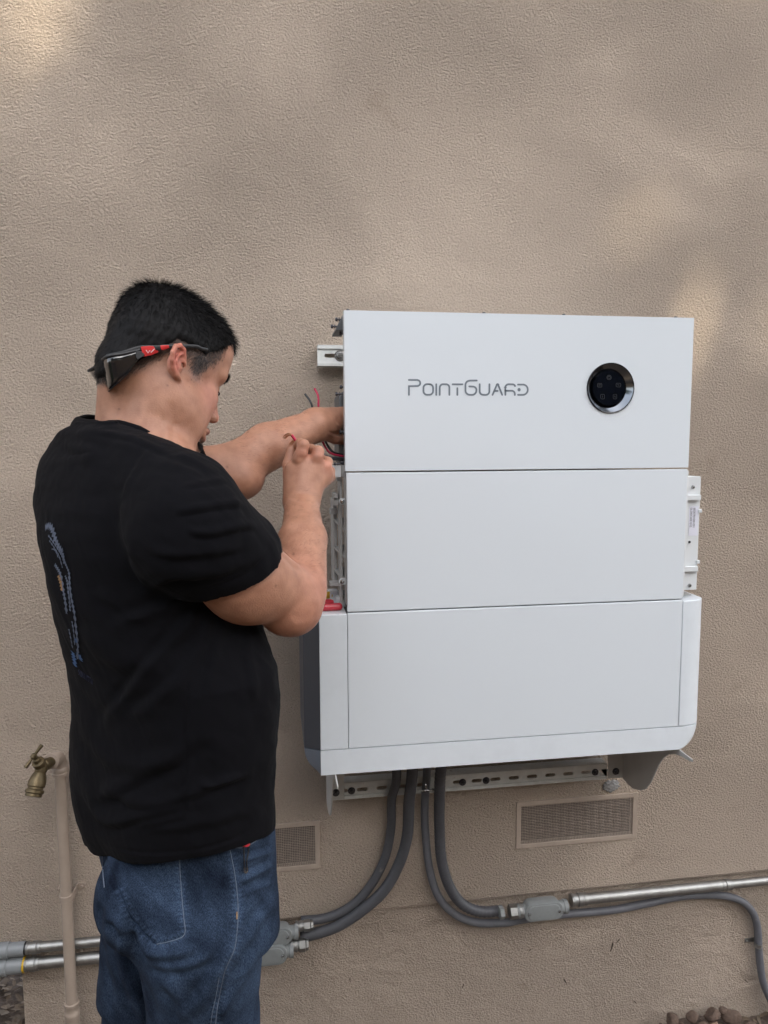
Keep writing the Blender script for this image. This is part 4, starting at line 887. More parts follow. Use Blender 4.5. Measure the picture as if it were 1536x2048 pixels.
fb.cone(H3(.096, -.017, -.0975), H3(.1045, 0, -.0995), .0050, .0078, .004); fb.cone(H3(.096, .017, -.0975), H3(.1045, 0, -.0995), .0050, .0078, .004)
fb.cone(H3(.100, -.024, -.0920), H3(.116, 0, -.0920), .0018, .0026, .003, 's'); fb.cone(H3(.100, .024, -.0920), H3(.116, 0, -.0920), .0018, .0026, .003, 's')
# jowl and the flesh below the ear
fb.ell(pD(366, 836, 1.165), (.030, .026, .044), None, .03); fb.ell(pD(335, 800, 1.150), (.036, .030, .045), None, .03)
# ears
for s_ in (-1, 1):
    def e3(f, u, l):
        f_, u_ = (f+.011)*.80, (u+.02)*.80; ca, sa = math.cos(R(16)), math.sin(R(16))
        return H3(-.022+f_*ca-u_*sa, s_*(.080+(l-.080)*.8), -.030+u_*ca+f_*sa)
    fb.ell(e3(-.012, -.020, .083), (.0145, .0060, .0215), HA, .006)
    hp_ = [(.006, -.020, .082), (.004, -.006, .084), (-.001, .006, .088), (-.012, .0115, .092), (-.023, .007, .096), (-.029, -.006, .098), (-.028, -.020, .097), (-.022, -.034, .093), (-.014, -.044, .089)]
    fb.ell(e3(-.007, -.013, .0945), (.0105, .0065, .0150), HA, .003, 's')
    fb.chain([e3(*q) for q in hp_], [.0028, .0032, .0036, .0038, .0038, .0038, .0038, .0040, .0044], .0020)
    fb.chain([e3(-.003, -.002, .089), e3(-.015, -.008, .0935), e3(-.018, -.020, .093), e3(-.012, -.031, .090)], [.0020, .0025, .0027, .0027], .0025)
    fb.cone(e3(-.012, -.044, .087), e3(-.004, -.050, .085), .0052, .0042, .004); fb.ell(e3(.005, -.021, .083), (.0038, .0042, .0055), HA, .003)
    fb.ell(e3(.001, -.023, .082), (.0028, .010, .0040), HA, .002, 's')
# right arm (near)
fb.cone(SRp, ER+(SRp-ER)*.12, .062, .052, .02)
fb.ell(pD(488, 1165, 1.095), (.075, .050, .052), [(ER-SRp)/np.linalg.norm(ER-SRp), np.cross((ER-SRp)/np.linalg.norm(ER-SRp), zB), np.cross((ER-SRp)/np.linalg.norm(ER-SRp), np.cross((ER-SRp)/np.linalg.norm(ER-SRp), zB))], .02)
fb.ell(pD(588, 1212, 1.175), (.046, .046, .046), None, .02); fb.ell(pD(575, 1228, 1.16), (.034, .034, .030), None, .02)
fb.cone(pD(601, 1180, 1.20), pD(606, 1080, 1.31), .043, .0415, .015); fb.cone(pD(606, 1080, 1.31), WR, .040, .0305, .012)
fb.ell(pD(586, 1105, 1.29), (.028, .03, .05), None, .015)
# right hand: back of the hand to the camera, fingers bent away, pinching wires
def handbox(fd, pts, k=.010):
    for a, b, ra, rb in pts: fd.cone(a, b, ra, rb, k)
q = pD
handbox(fb, [(WR, q(584, 935, 1.405), .029, .014), (WR, q(606, 925, 1.400), .030, .0150), (WR, q(632, 925, 1.407), .030, .0155), (WR, q(650, 942, 1.422), .028, .0150), (q(590, 975, 1.41), q(583, 945, 1.425), .022, .017), (q(598, 950, 1.415), q(645, 955, 1.43), .021, .020)], .012)
IDX = [q(598, 918, 1.395), q(607, 890, 1.392), q(600, 886, 1.425), q(594, 890, 1.445)]
MID = [q(630, 920, 1.402), q(637, 903, 1.405), q(622, 898, 1.438), q(606, 900, 1.452)]
RNG = [q(650, 936, 1.418), q(655, 924, 1.428), q(638, 915, 1.462), q(620, 915, 1.462)]
PNK = [q(660, 955, 1.438), q(661, 942, 1.452), q(645, 936, 1.478), q(630, 935, 1.472)]
THB = [q(585, 965, 1.425), q(577, 930, 1.440), q(583, 903, 1.452), q(591, 887, 1.455)]
for ch, rr in ((IDX, (.0125, .0108, .0090, .0075)), (MID, (.0125, .0108, .0092, .0078)), (RNG, (.0118, .0100, .0085, .0075)), (PNK, (.0105, .0088, .0075, .0065)), (THB, (.0160, .0120, .0100, .0078))):
    fb.chain(ch, rr, .0035)
fb.ell(q(605, 907, 1.390), (.008, .008, .007), None, .008); fb.ell(q(636, 913, 1.398), (.008, .008, .007), None, .008); fb.ell(q(653, 932, 1.415), (.007, .007, .006), None, .008)
# left arm (far), hand reaching into the open side of the inverter
fb.cone(SLp, EL, .056, .052, .02); fb.ell(pD(470, 960, 1.44), (.056, .05, .042), None, .02)
fb.cone(EL, pD(535, 893, 1.50), .050, .0455, .015); fb.cone(pD(535, 893, 1.50), WL, .0455, .0335, .015)
LH = [(WL, q(690, 830, 1.615), .032, .018), (WL, q(688, 850, 1.62), .031, .016), (WL, q(662, 845, 1.60), .033, .030)]
handbox(fb, LH, .012)
for ch, rr in (([q(685, 822, 1.615), q(702, 826, 1.64), q(712, 842, 1.66), q(712, 856, 1.67)], (.0125, .011, .0095, .008)), ([q(686, 836, 1.62), q(704, 842, 1.65), q(710, 858, 1.66)], (.0125, .0105, .008)),
               ([q(686, 850, 1.625), q(702, 858, 1.65), q(706, 870, 1.655)], (.0118, .0095, .008)), ([q(682, 860, 1.625), q(696, 870, 1.645), q(700, 880, 1.65)], (.0105, .0085, .007)),
               ([q(650, 865, 1.585), q(670, 876, 1.60), q(688, 880, 1.62), q(698, 874, 1.635)], (.0175, .0130, .0108, .0085))):
    fb.chain(ch, rr, .003)
V, Q = fb.mesh(); V = smoothv(V, Q, 1, .4)
# creases at wrist, elbow, neck
V = folds(V, Q, [([(597, 1142), (575, 1120), (552, 1098)], 5, -2.2), ([(572, 992), (600, 1000), (636, 1003)], 5, -.8), ([(346, 842), (347, 868), (343, 899)], 9, -1.6), ([(262, 868), (300, 862), (335, 868)], 4, -.5),
                 ([(338, 800), (345, 830), (347, 860)], 10, -1.2), ([(655, 862), (668, 868), (684, 872)], 3, -2), ([(672, 830), (674, 842), (682, 852)], 3, -1.2), ([(600, 905), (606, 902), (612, 905)], 2.5, .5), ([(580, 1230), (600, 1235), (620, 1222)], 9, -.8)])
N = vnormals(V, Q); Lc = (V-HO)@HA.T     # head-local coords
tone = np.tile(np.array([.435, .225, .145]), (len(V), 1))
def blend(mask, col, w=1.0):
    global tone
    mask = (np.clip(mask, 0, 1)*w)[:, None]; tone = tone*(1-mask)+np.array(col)*mask
def g3(c, r): return np.exp(-(((Lc-np.array(c))/np.array(r))**2).sum(1))
hd_ = (V[:, 2] > HO[2]-.17) & (V[:, 0] < HO[0]+.15) & (V[:, 1] < -.40) & (Lc[:, 0] < .13)
for s_ in (-1, 1):
    blend(g3((-.024, s_*.093, -.022), (.018, .010, .026))*1.6*hd_, (.56, .17, .125), .8)
    blend(g3((.060, s_*.055, -.055), (.035, .03, .035))*hd_, (.56, .25, .185), .75)
    blend(g3((.080, s_*.031, -.030), (.012, .016, .006))*hd_, (.26, .13, .10), .7)
blend(g3((.115, 0, -.058), (.014, .014, .014))*hd_, (.56, .23, .17), .7)
blend(g3((.108, 0, -.092), (.010, .021, .010))*hd_*1.3, (.36, .13, .11), .8)
n3 = np.sin(V@np.array([310, 190, 270]))*np.sin(V@np.array([-170, 330, 210]))
chin = np.clip((-.100-Lc[:, 2]+.002*n3)/.008, 0, 1)*np.clip((Lc[:, 0]-.052)/.010, 0, 1)*np.clip((.032-np.abs(Lc[:, 1]))/.010, 0, 1)*hd_
blend(chin, (.055, .040, .034), .85)
must = g3((.104, 0, -.079), (.010, .020, .0035))*hd_; blend(must, (.15, .09, .07), .6)
KF = [-.12, -.095, -.083, -.063, -.047, -.030, -.007, .022, .035, .047, .060, .085, .12]; KU = [-.098, -.095, -.087, -.056, -.029, .0, .0, -.008, .004, .018, .040, .047, .045]
def hairline(L_):       # lower limit of the hair, U as a function of F; sides
    Fp = L_[:, 0]; 
    return np.interp(Fp, KF, KU)
HLn = hairline(Lc); fade = np.clip((Lc[:, 2]-HLn+.022)/.022, 0, 1)*(np.linalg.norm(Lc, axis=1) < .125)*hd_*(np.abs(Lc[:, 1]) < .0825)*(Lc[:, 0] < .055)
blend(fade, (.09, .075, .07), .8)
sb = g3((.020, -.076, -.016), (.011, .02, .022))*hd_; blend(sb*1.3, (.17, .14, .135), .75)
# knuckles and elbow slightly redder
for c_, r_ in ((q(606, 905, 1.39), .016), (q(636, 912, 1.40), .014), (q(655, 932, 1.41), .014), (q(600, 1215, 1.2), .05), (ER, .06)):
    w = np.exp(-((V-c_)**2).sum(1)/r_**2); blend(w, (.54, .22, .155), .55)
moles = [(396, 758), (335, 771), (454, 934), (587, 1108), (238, 818), (552, 1172)]
pxv, pyv, dv_ = toPx(V)
fac = (N*((CAM-V)/np.linalg.norm(CAM-V, axis=1)[:, None])).sum(1) > .1
for mx_, my_ in moles: blend(np.exp(-((pxv-mx_)**2+(pyv-my_)**2)/5.0)*fac, (.16, .07, .05), .8)
# small line tattoo inside the elbow
for pl in ([(560, 1076), (563, 1088), (556, 1094), (552, 1086), (560, 1078)], [(563, 1090), (565, 1100), (560, 1104)]):
    dd, _, _ = pdist(pxv, pyv, pl); blend((dd < 1.4)*fac*(V[:, 1] > -.72)*1.0, (.12, .09, .08), .6)
SK = bpy.data.materials.new('skin'); SK.use_nodes = True; n_ = SK.node_tree.nodes; L_ = SK.node_tree.links; b_ = n_['Principled BSDF']
at = n_.new('ShaderNodeAttribute'); at.attribute_name = 'tone'; tc = n_.new('ShaderNodeTexCoord')
z1 = n_.new('ShaderNodeTexNoise'); z1.inputs['Scale'].default_value = 45; z1.inputs['Detail'].default_value = 6; L_.new(tc.outputs['Object'], z1.inputs['Vector'])
r1 = n_.new('ShaderNodeValToRGB'); r1.color_ramp.elements[0].color = (.80, .72, .69, 1); r1.color_ramp.elements[1].color = (1.08, 1.06, 1.05, 1); r1.color_ramp.elements[0].position = .3; r1.color_ramp.elements[1].position = .7; L_.new(z1.outputs['Fac'], r1.inputs[0])
mm = n_.new('ShaderNodeMixRGB'); mm.blend_type = 'MULTIPLY'; mm.inputs[0].default_value = 1; L_.new(at.outputs['Color'], mm.inputs[1]); L_.new(r1.outputs[0], mm.inputs[2]); L_.new(mm.outputs[0], b_.inputs['Base Color'])
b_.inputs['Roughness'].default_value = .5; b_.inputs['Subsurface Weight'].default_value = .12; b_.inputs['Subsurface Radius'].default_value = (.010, .004, .002); b_.inputs['Subsurface Scale'].default_value = 1
z2 = n_.new('ShaderNodeTexNoise'); z2.inputs['Scale'].default_value = 420; z2.inputs['Detail'].default_value = 3; L_.new(tc.outputs['Object'], z2.inputs['Vector'])
bb = n_.new('ShaderNodeBump'); bb.inputs['Distance'].default_value = .0005; L_.new(z2.outputs['Fac'], bb.inputs['Height']); L_.new(bb.outputs[0], b_.inputs['Normal'])
FEET = pY(330, 1690, YT); man = thing('person', 'man in black t-shirt and blue jeans working with both hands beside the inverter', 'person', (float(FEET[0]), YT, ZG))
qmesh('body', V, Q, SK, man, tone)
bodyV, bodyQ, bodyN, bodyL = V, Q, N, Lc

# eye: dark lash line and a sliver of white, eyebrow strands
M['hair'] = pmat('black_hair', (.0065, .006, .0065), .6, var=.3, vs=40, spec=.18)
M['hairg'] = pmat('cropped_hair', (.030, .027, .026), .5, var=.4, vs=60)
M['eyew'] = pmat('eye_white', (.55, .52, .50), .2); M['iris'] = pmat('iris_dark', (.02, .012, .01), .15)
for s_ in (-1, 1):
    ew = MB().lathe(H3(.0765, s_*.031, -.0245), hF, [(-.002, .0105)]+[(.0122*math.sin(a), .0122*math.cos(a)) for a in np.linspace(.2, 1.57, 8)], 16).build('eyeball', M['eyew'], man, smooth=True)
    MB().tube([H3(.0795+.0105*math.cos(t)-.001*abs(t), s_*(.031+.0135*math.sin(t)), -.0265-.001*math.cos(2*t)) for t in np.linspace(-1.15, 1.15, 12)], .0011, 6).build('eyelash', M['hair'], man)
def blades(name, P, D, L, W_, mat, parent):
    """thin tapering hair blades: roots P, directions D (n,3), lengths, widths"""
    n = len(P); rn = rng.normal(size=(n, 3)); side = np.cross(D, rn); side /= np.linalg.norm(side, axis=1)[:, None]+1e-9; D2 = D+rng.normal(size=(n, 3))*.15
    mid = P+D*(L*.55)[:, None]; tip = mid+D2/np.linalg.norm(D2, axis=1)[:, None]*(L*.45)[:, None]; w = W_[:, None]*side
    V_ = np.stack([P-w, P+w, mid+w*.7, mid-w*.7, tip+w*.12, tip-w*.12], 1).reshape(-1, 3); b0 = (np.arange(n)*6)[:, None]
    Q_ = np.concatenate([b0+np.array([[0, 1, 2, 3]]), b0+np.array([[3, 2, 4, 5]])]); return qmesh(name, V_, Q_, mat, parent)
def sampleq(V, Q, n, mask=None):
    A, B, C_, D = V[Q[:, 0]], V[Q[:, 1]], V[Q[:, 2]], V[Q[:, 3]]; ar = np.linalg.norm(np.cross(C_-A, D-B), axis=1)
    if mask is not None: ar = ar*mask
    i = rng.choice(len(Q), n, p=ar/ar.sum()); u, v = rng.random((2, n, 1)); P = (A[i]*(1-u)+B[i]*u)*(1-v)+(D[i]*(1-u)+C_[i]*u)*v
    nn_ = np.cross(C_[i]-A[i], D[i]-B[i]); return P, nn_/(np.linalg.norm(nn_, axis=1)[:, None]+1e-12), i
# hair shell
fh = Field(HO-.15, HO+.15, .0024)
fh.ell(H3(0, 0, .010), (.1025, .0800, .0910), HA, .01); fh.ell(H3(.030, 0, .042), (.072, .062, .054), HA, .015)
fh.ell(H3(-.02, 0, .048), (.076, .062, .054), HA, .015); fh.cone(nb, nt_, .074, .064, .015); fh.cone(pD(246, 882, 1.22), H3(-.055, 0, -.045), .046, .049, .015)
sl_, X, Y_, Z = fh.block(fh.lo-1, fh.lo+1); dx, dy, dz = X-HO[0], Y_-HO[1], Z-HO[2]
Fq = dx*hF[0]+dy*hF[1]+dz*hF[2]; Uq = dx*hU[0]+dy*hU[1]+dz*hU[2]; Lq = np.abs(dx*hL[0]+dy*hL[1]+dz*hL[2])
hl = (np.interp(Fq, KF, KU)+np.interp(Fq, [-.1, -.04, -.01, .03, .05, .06], [.004, .004, .004, .014, .010, .002])).astype(np.float32)
fh.comb(sl_, (hl-Uq)*.8, .012, 'i'); fh.comb(sl_, (Fq-.097)*1.0, .01, 'i')
Vh, Qh = fh.mesh(); Nh = vnormals(Vh, Qh)
wob = .0005*np.sin(Vh@np.array([160, 90, 120]))*np.sin(Vh@np.array([-90, 140, 200]))+.0004*np.sin(Vh@np.array([400, 300, -350])); Vh = Vh+Nh*wob[:, None]
hair = qmesh('hair', Vh, Qh, M['hair'], man)
P, Nn, _ = sampleq(Vh, Qh, 30000); Lp = (P-HO)@HA.T
crown = np.array([-.055, .005, .085]); flow = Lp-crown; flow[:, 2] -= .02; flow = flow/(np.linalg.norm(flow, axis=1)[:, None]+1e-9); fl = flow@HA
fl = fl-Nn*(fl*Nn).sum(1)[:, None]; fl /= np.linalg.norm(fl, axis=1)[:, None]+1e-9
topw = np.clip((Lp[:, 2]-.01)/.07, 0, 1)[:, None]; D = fl*(.85)+Nn*(.28+.22*topw)+rng.normal(size=P.shape)*.16; D /= np.linalg.norm(D, axis=1)[:, None]
blades('hair_strands', P-Nn*.001, D, (.005+.010*topw[:, 0])*rng.uniform(.4, 1.55, len(P)), rng.uniform(.00018, .00038, len(P)), M['hair'], hair)
# cropped sides, sideburn, nape, eyebrows, goatee
Ql = bodyL[bodyQ].mean(1)
hm = hd_[bodyQ[:, 0]]; hl2 = hairline(Ql)
msk = hm & (Ql[:, 2] > hl2-.020) & (Ql[:, 2] < hl2+.03) & (np.abs(Ql[:, 1]) < .082) & (Ql[:, 0] < .062) & (np.linalg.norm(Ql, axis=1) < .12)
msk = msk*np.clip((Ql[:, 2]-hl2+.024)/.02, .05, 1)
msk2 = hm*np.exp(-(((Ql-np.array([.020, -.076, -.018]))/np.array([.012, .02, .018]))**2).sum(1))*.8
P, Nn, _ = sampleq(bodyV, bodyQ, 9000, msk+msk2); d0 = (-hU*.9-hF*.35)[None, :]+rng.normal(size=P.shape)*.25; D = d0-Nn*(d0*Nn).sum(1)[:, None]; D /= np.linalg.norm(D, axis=1)[:, None]; D = D+Nn*.28
blades('cropped_hair', P, D, rng.uniform(.0025, .006, len(P)), rng.uniform(.00015, .00028, len(P)), M['hairg'], hair)
ms = hm*(np.exp(-((Ql[:, 0]-.075)/.03)**2-((Ql[:, 1])/.030)**2-((Ql[:, 2]+.122)/.020)**2) > .35)*1.0
P, Nn, _ = sampleq(bodyV, bodyQ, 2600, ms); D = Nn*.5+(-hU*.8+hF*.1)[None, :]+rng.normal(size=P.shape)*.3; D /= np.linalg.norm(D, axis=1)[:, None]
blades('goatee', P, D, rng.uniform(.003, .009, len(P)), rng.uniform(.00015, .0003, len(P)), M['hairg'], man)
ms = hm*((np.abs(Ql[:, 2]-.002-.10*np.clip(.045-np.abs(Ql[:, 1]), 0, .01)) < .0042) & (np.abs(Ql[:, 1]) > .010) & (np.abs(Ql[:, 1]) < .050) & (Ql[:, 0] > .05))*1.0
P, Nn, _ = sampleq(bodyV, bodyQ, 2200, ms); sgn = np.sign((P-HO)@hL)[:, None]; D = Nn*.3+sgn*hL*.9-hF*.3+rng.normal(size=P.shape)*.25; D -= Nn*np.minimum(0, (D*Nn).sum(1))[:, None]; D /= np.linalg.norm(D, axis=1)[:, None]
blades('eyebrow', P, D, rng.uniform(.004, .008, len(P)), rng.uniform(.00018, .0003, len(P)), M['hair'], man)

# fine hair on the forearms
fa = np.zeros(len(bodyQ)); cq = bodyV[bodyQ].mean(1)
for a, b in ((ER, WR), (EL, WL)):
    t = np.clip(((cq-a)@(b-a))/((b-a)@(b-a)), 0, 1); fa = np.maximum(fa, ((np.linalg.norm(cq-(a+np.outer(t, b-a)), axis=1) < .062) & (t > .05) & (t < .97))*1.0)
P, Nn, _ = sampleq(bodyV, bodyQ, 2600, fa); near_ = (np.linalg.norm(P-ER, axis=1)+np.linalg.norm(P-WR, axis=1) < np.linalg.norm(P-EL, axis=1)+np.linalg.norm(P-WL, axis=1))[:, None]
D = np.where(near_, (WR-ER)/np.linalg.norm(WR-ER), (WL-EL)/np.linalg.norm(WL-EL))*.8+np.array([.25, -.1, -.5])+rng.normal(size=P.shape)*.2; D = D-Nn*(D*Nn).sum(1)[:, None]; D /= np.linalg.norm(D, axis=1)[:, None]; D = D+Nn*.25
M['armhair'] = pmat('brown_arm_hair', (.10, .055, .035), .5)
blades('arm_hair', P, D, rng.uniform(.005, .010, len(P)), rng.uniform(.00008, .00013, len(P)), M['armhair'], man)
# ---------------------------------------------------------------- t-shirt
rows = [(848, 150, 235, .055), (864, 118, 282, .100), (887, 96, 335, .150), (922, 80, 385, .180), (960, 75, 420, .190), (1010, 72, 448, .190), (1080, 85, 465, .168), (1160, 105, 495, .158), (1240, 122, 528, .165),
        (1320, 134, 553, .200), (1400, 142, 557, .203), (1480, 140, 550, .203), (1560, 137, 545, .203), (1630, 146, 545, .203), (1690, 165, 545, .203), (1760, 180, 545, .2)]
rz, rc, ra_, rb_ = [], [], [], []
for y, xl, xr, a in rows:
    c = pY((xl+xr)/2-(4 if y > 1200 else 0), y, YT); d = (c-CAM)@cf; w = (xr-xl)/2/F*d*(.920 if y > 1200 else .955); th = AB-math.atan2(c[0]-CAM[0], c[1]-CAM[1])*-1
    vd = np.array([c[0]-CAM[0], c[1]-CAM[1]]); vd /= np.linalg.norm(vd); st = abs(fB[0]*vd[0]+fB[1]*vd[1]); ct = math.sqrt(1-st*st)
    bw = w*w-(a*st)**2
    if bw < (.45*w)**2: a = math.sqrt(w*w*(1-.2))/st; bw = w*w*.2
    rz.append(c[2]); rc.append(c[:2]); ra_.append(a); rb_.append(math.sqrt(bw)/ct)
rz, rc, ra_, rb_ = np.array(rz)[::-1], np.array(rc)[::-1], np.array(ra_)[::-1], np.array(rb_)[::-1]
print('torso half depth', rb_.round(3), 'half width', ra_.round(3))
ts = Field((-.52, -.98, .78), (.16, -.30, 1.62), .0029)
sl_, X, Y_, Z = ts.block(ts.lo-1, ts.lo+2)
zf = Z.ravel(); cx = np.interp(zf, rz, rc[:, 0])[None, None, :]; cy = np.interp(zf, rz, rc[:, 1])[None, None, :]; a_ = np.interp(zf, rz, ra_)[None, None, :]; b2 = np.interp(zf, rz, rb_)[None, None, :]
u = ((X-cx)*rB[0]+(Y_-cy)*rB[1]); v = ((X-cx)*fB[0]+(Y_-cy)*fB[1]); pw = 2.25
k0 = (np.abs(u/a_)**pw+np.abs(v/b2)**pw+1e-9)**(1/pw); g_ = np.sqrt((u/a_**2)**2+(v/b2**2)**2)/k0+1e-3
d = (k0-1)/g_*.92; d = np.maximum(d, (Z-rz[-1]-.004)*.9); ts.comb(sl_, d.astype(np.float32), .012, 'u')
del d, k0, g_, u, v
# shoulders and sleeves
T0 = ts.F.copy()
ts.cone(pD(280, 968, 1.13), pD(366, 1014, 1.06), .054, .073, .03); ts.cone(pD(366, 1014, 1.06), pD(382, 1062, 1.045), .073, .078, .03)
CU = pD(474, 1137, 1.08); sa_ = pD(385, 1068, 1.025)
ts.cone(sa_, CU+(CU-sa_)*.25, .082, .0665, .03); ts.cone(pD(395, 1015, 1.075), pD(482, 1086, 1.09), .038, .046, .03)
ts.cone(pD(240, 905, 1.30), pD(290, 955, 1.36), .070, .075, .04); ts.cone(pD(285, 960, 1.36), pD(400, 955, 1.41), .072, .066, .03)
# cuff plane of the near sleeve: opening faces along the arm
cn = (ER-SRp)/np.linalg.norm(ER-SRp)
cp = [pD(545, 1085, 1.11), pD(398, 1191, 1.035)]; c1_ = (cp[0]+cp[1])/2
tang = (cp[0]-cp[1])/np.linalg.norm(cp[0]-cp[1]); cn = cn-tang*(cn@tang); cn /= np.linalg.norm(cn)
# cut sleeve volume beyond the cuff plane only near the arm
m_ = .13; sl_, X, Y_, Z = ts.block(c1_+cn*.06-m_, c1_+cn*.06+m_)
pl_ = (X-c1_[0])*cn[0]+(Y_-c1_[1])*cn[1]+(Z-c1_[2])*cn[2]
tub = ts.F[sl_]; bd = np.sqrt((X-ER[0])**2+(Y_-ER[1])**2+(Z-ER[2])**2)
ax2_ = (ER-SRp)/np.linalg.norm(ER-SRp); wx, wy, wz = X-SRp[0], Y_-SRp[1], Z-SRp[2]; al = wx*ax2_[0]+wy*ax2_[1]+wz*ax2_[2]
rad_ = np.sqrt(np.maximum(wx**2+wy**2+wz**2-al**2, 0))
ts.F[sl_] = np.where(rad_ < .125, np.minimum(np.maximum(tub, pl_), T0[sl_]), tub)
ts.cone(SRp+(ER-SRp)*.25, ER+(ER-SRp)*.1, .0655, .0600, .004, 's')      # hollow of the cuff round the arm
cutn = (EL-SLp)/np.linalg.norm(EL-SLp)
sl_, X, Y_, Z = ts.block(pD(420, 955, 1.42)-.11, pD(470, 955, 1.46)+.08); pl_ = (X-pD(405, 955, 1.41)[0])*cutn[0]+(Y_-pD(405, 955, 1.41)[1])*cutn[1]+(Z-pD(405, 955, 1.41)[2])*cutn[2]
ts.F[sl_] = np.where((Y_ > -.55), np.maximum(ts.F[sl_], pl_), ts.F[sl_])
# neck opening
NR = [(150, 846, 1.255), (172, 852, 1.19), (225, 853, 1.135), (290, 872, 1.105), (342, 899, 1.125), (365, 915, 1.20), (335, 895, 1.27), (250, 856, 1.315), (180, 842, 1.31)]
NR = [pD(*p) for p in NR]; nc_ = np.mean(NR, 0); uu_, ss_, vv_ = np.linalg.svd(np.array(NR)-nc_); nn2 = vv_[2]*np.sign(vv_[2][2])
ts.cone(nc_-nn2*.02, nc_+nn2*.10, .070, .078, .006, 's')
# hem plane
h1, h2, h3 = pY(345, 1722, -.80), pY(178, 1690, -.60), pY(544, 1622, -.60); hn = np.cross(h2-h1, h3-h1); hn /= np.linalg.norm(hn); hn *= -np.sign(hn[2]); ts.plane(h1, hn, .003)
Vt, Qt = ts.mesh(); Vt = smoothv(Vt, Qt, 3, .5)
FT = [([(365, 974), (400, 966), (440, 958), (462, 960)], 7, 1.3), ([(350, 1024), (410, 1014), (470, 1006), (500, 1016)], 8, 2.3), ([(372, 1060), (420, 1066), (480, 1052), (520, 1054)], 9, 2.9), ([(290, 1140), (360, 1148), (450, 1140), (520, 1106)], 14, 2.7),
      ([(300, 1172), (340, 1160), (400, 1158)], 9, 2.5), ([(280, 1090), (340, 1108), (420, 1104), (500, 1088)], 11, 2.2), ([(262, 1085), (268, 1130), (295, 1172)], 8, 2.2), ([(250, 1000), (244, 1050), (256, 1110)], 7, 1.2), ([(300, 900), (270, 940), (248, 1000)], 7, 1.0),
      ([(420, 1190), (380, 1240), (330, 1300), (270, 1370), (200, 1460)], 14, 3.2), ([(430, 1210), (400, 1290), (350, 1370), (250, 1450)], 16, 2.4), ([(400, 1195), (330, 1215), (270, 1240), (215, 1250)], 16, 2.6), ([(455, 1220), (430, 1300), (415, 1400)], 12, 1.8), ([(495, 1250), (500, 1330), (515, 1420)], 10, 2.0),
      ([(150, 1500), (190, 1590), (260, 1560), (360, 1510)], 16, 3.2), ([(150, 1560), (210, 1640), (300, 1625), (400, 1600)], 12, 3.6), ([(190, 1560), (260, 1600), (330, 1600), (460, 1560), (510, 1555)], 12, 2.8), ([(150, 1420), (220, 1520), (320, 1520), (420, 1460)], 18, 2.6),
      ([(380, 1330), (381, 1450), (378, 1560), (380, 1700)], 5, 1.0), ([(270, 1650), (320, 1640), (380, 1625)], 9, 2.6), ([(392, 1560), (430, 1570), (500, 1545)], 9, 2.2), ([(260, 1645), (330, 1652), (420, 1640), (510, 1610)], 14, 2.0),
      ([(125, 880), (150, 895), (190, 905), (160, 925)], 12, 2.4), ([(180, 860), (240, 868), (300, 888), (360, 915)], 7, 1.6), ([(350, 905), (400, 925), (430, 950)], 8, 1.6), ([(160, 1250), (220, 1320), (330, 1330)], 20, 2.4), ([(190, 1180), (260, 1230), (300, 1232)], 14, 2.0),
      ([(200, 1690), (300, 1706), (370, 1704), (450, 1686), (520, 1652)], 3.5, -1.3), ([(535, 1098), (505, 1140), (462, 1164), (405, 1180)], 3.0, -1.0)]
Vt = folds(Vt, Qt, FT, 1.5)
Nt_ = vnormals(Vt, Qt)
def nz3(P, s_): P = P*s_; return np.sin(P@np.array([1.0, .3, .7])+np.sin(P@np.array([.2, 1.1, -.4])*1.3))*np.sin(P@np.array([-.5, 1.2, .3])+1.7*np.sin(P@np.array([.9, -.2, .8])))
Vt = Vt+Nt_*(.0022*nz3(Vt, 24)+.0012*nz3(Vt[:, [1, 2, 0]], 55)+.0004*nz3(Vt, 140))[:, None]
M['shirt'] = pmat('black_cotton', (.0034, .0033, .0047), .95, var=.15, vs=120, bump=.0005, bs=650, spec=.12)
b_ = M['shirt'].node_tree.nodes['Principled BSDF']; b_.inputs['Sheen Weight'].default_value = .01; b_.inputs['Sheen Roughness'].default_value = .5
shirt = qmesh('t_shirt', Vt, Qt, M['shirt'], man)
# ribbed collar
P = crom(NR+[NR[0]], 8)[:-1]; rs = []
for i, p in enumerate(P):
    t = P[(i+1) % len(P)]-P[i-1]; t /= np.linalg.norm(t); inw = nc_-p; inw -= nn2*(inw@nn2); inw /= np.linalg.norm(inw); up_ = nn2*.95+inw*.30; up_ /= np.linalg.norm(up_); o_ = np.cross(t, up_); o_ *= -np.sign(o_@inw)
    rs.append([p+up_*a+o_*b for a, b in ((-.012, .004), (-.002, .0055), (.008, .0045), (.0120, .002), (.0125, .000), (.011, -.002), (.0, -.0015), (-.012, -.001))])
MB().rings(rs, closed=True).build('collar', M['shirt'], shirt, smooth=True, ang=60)
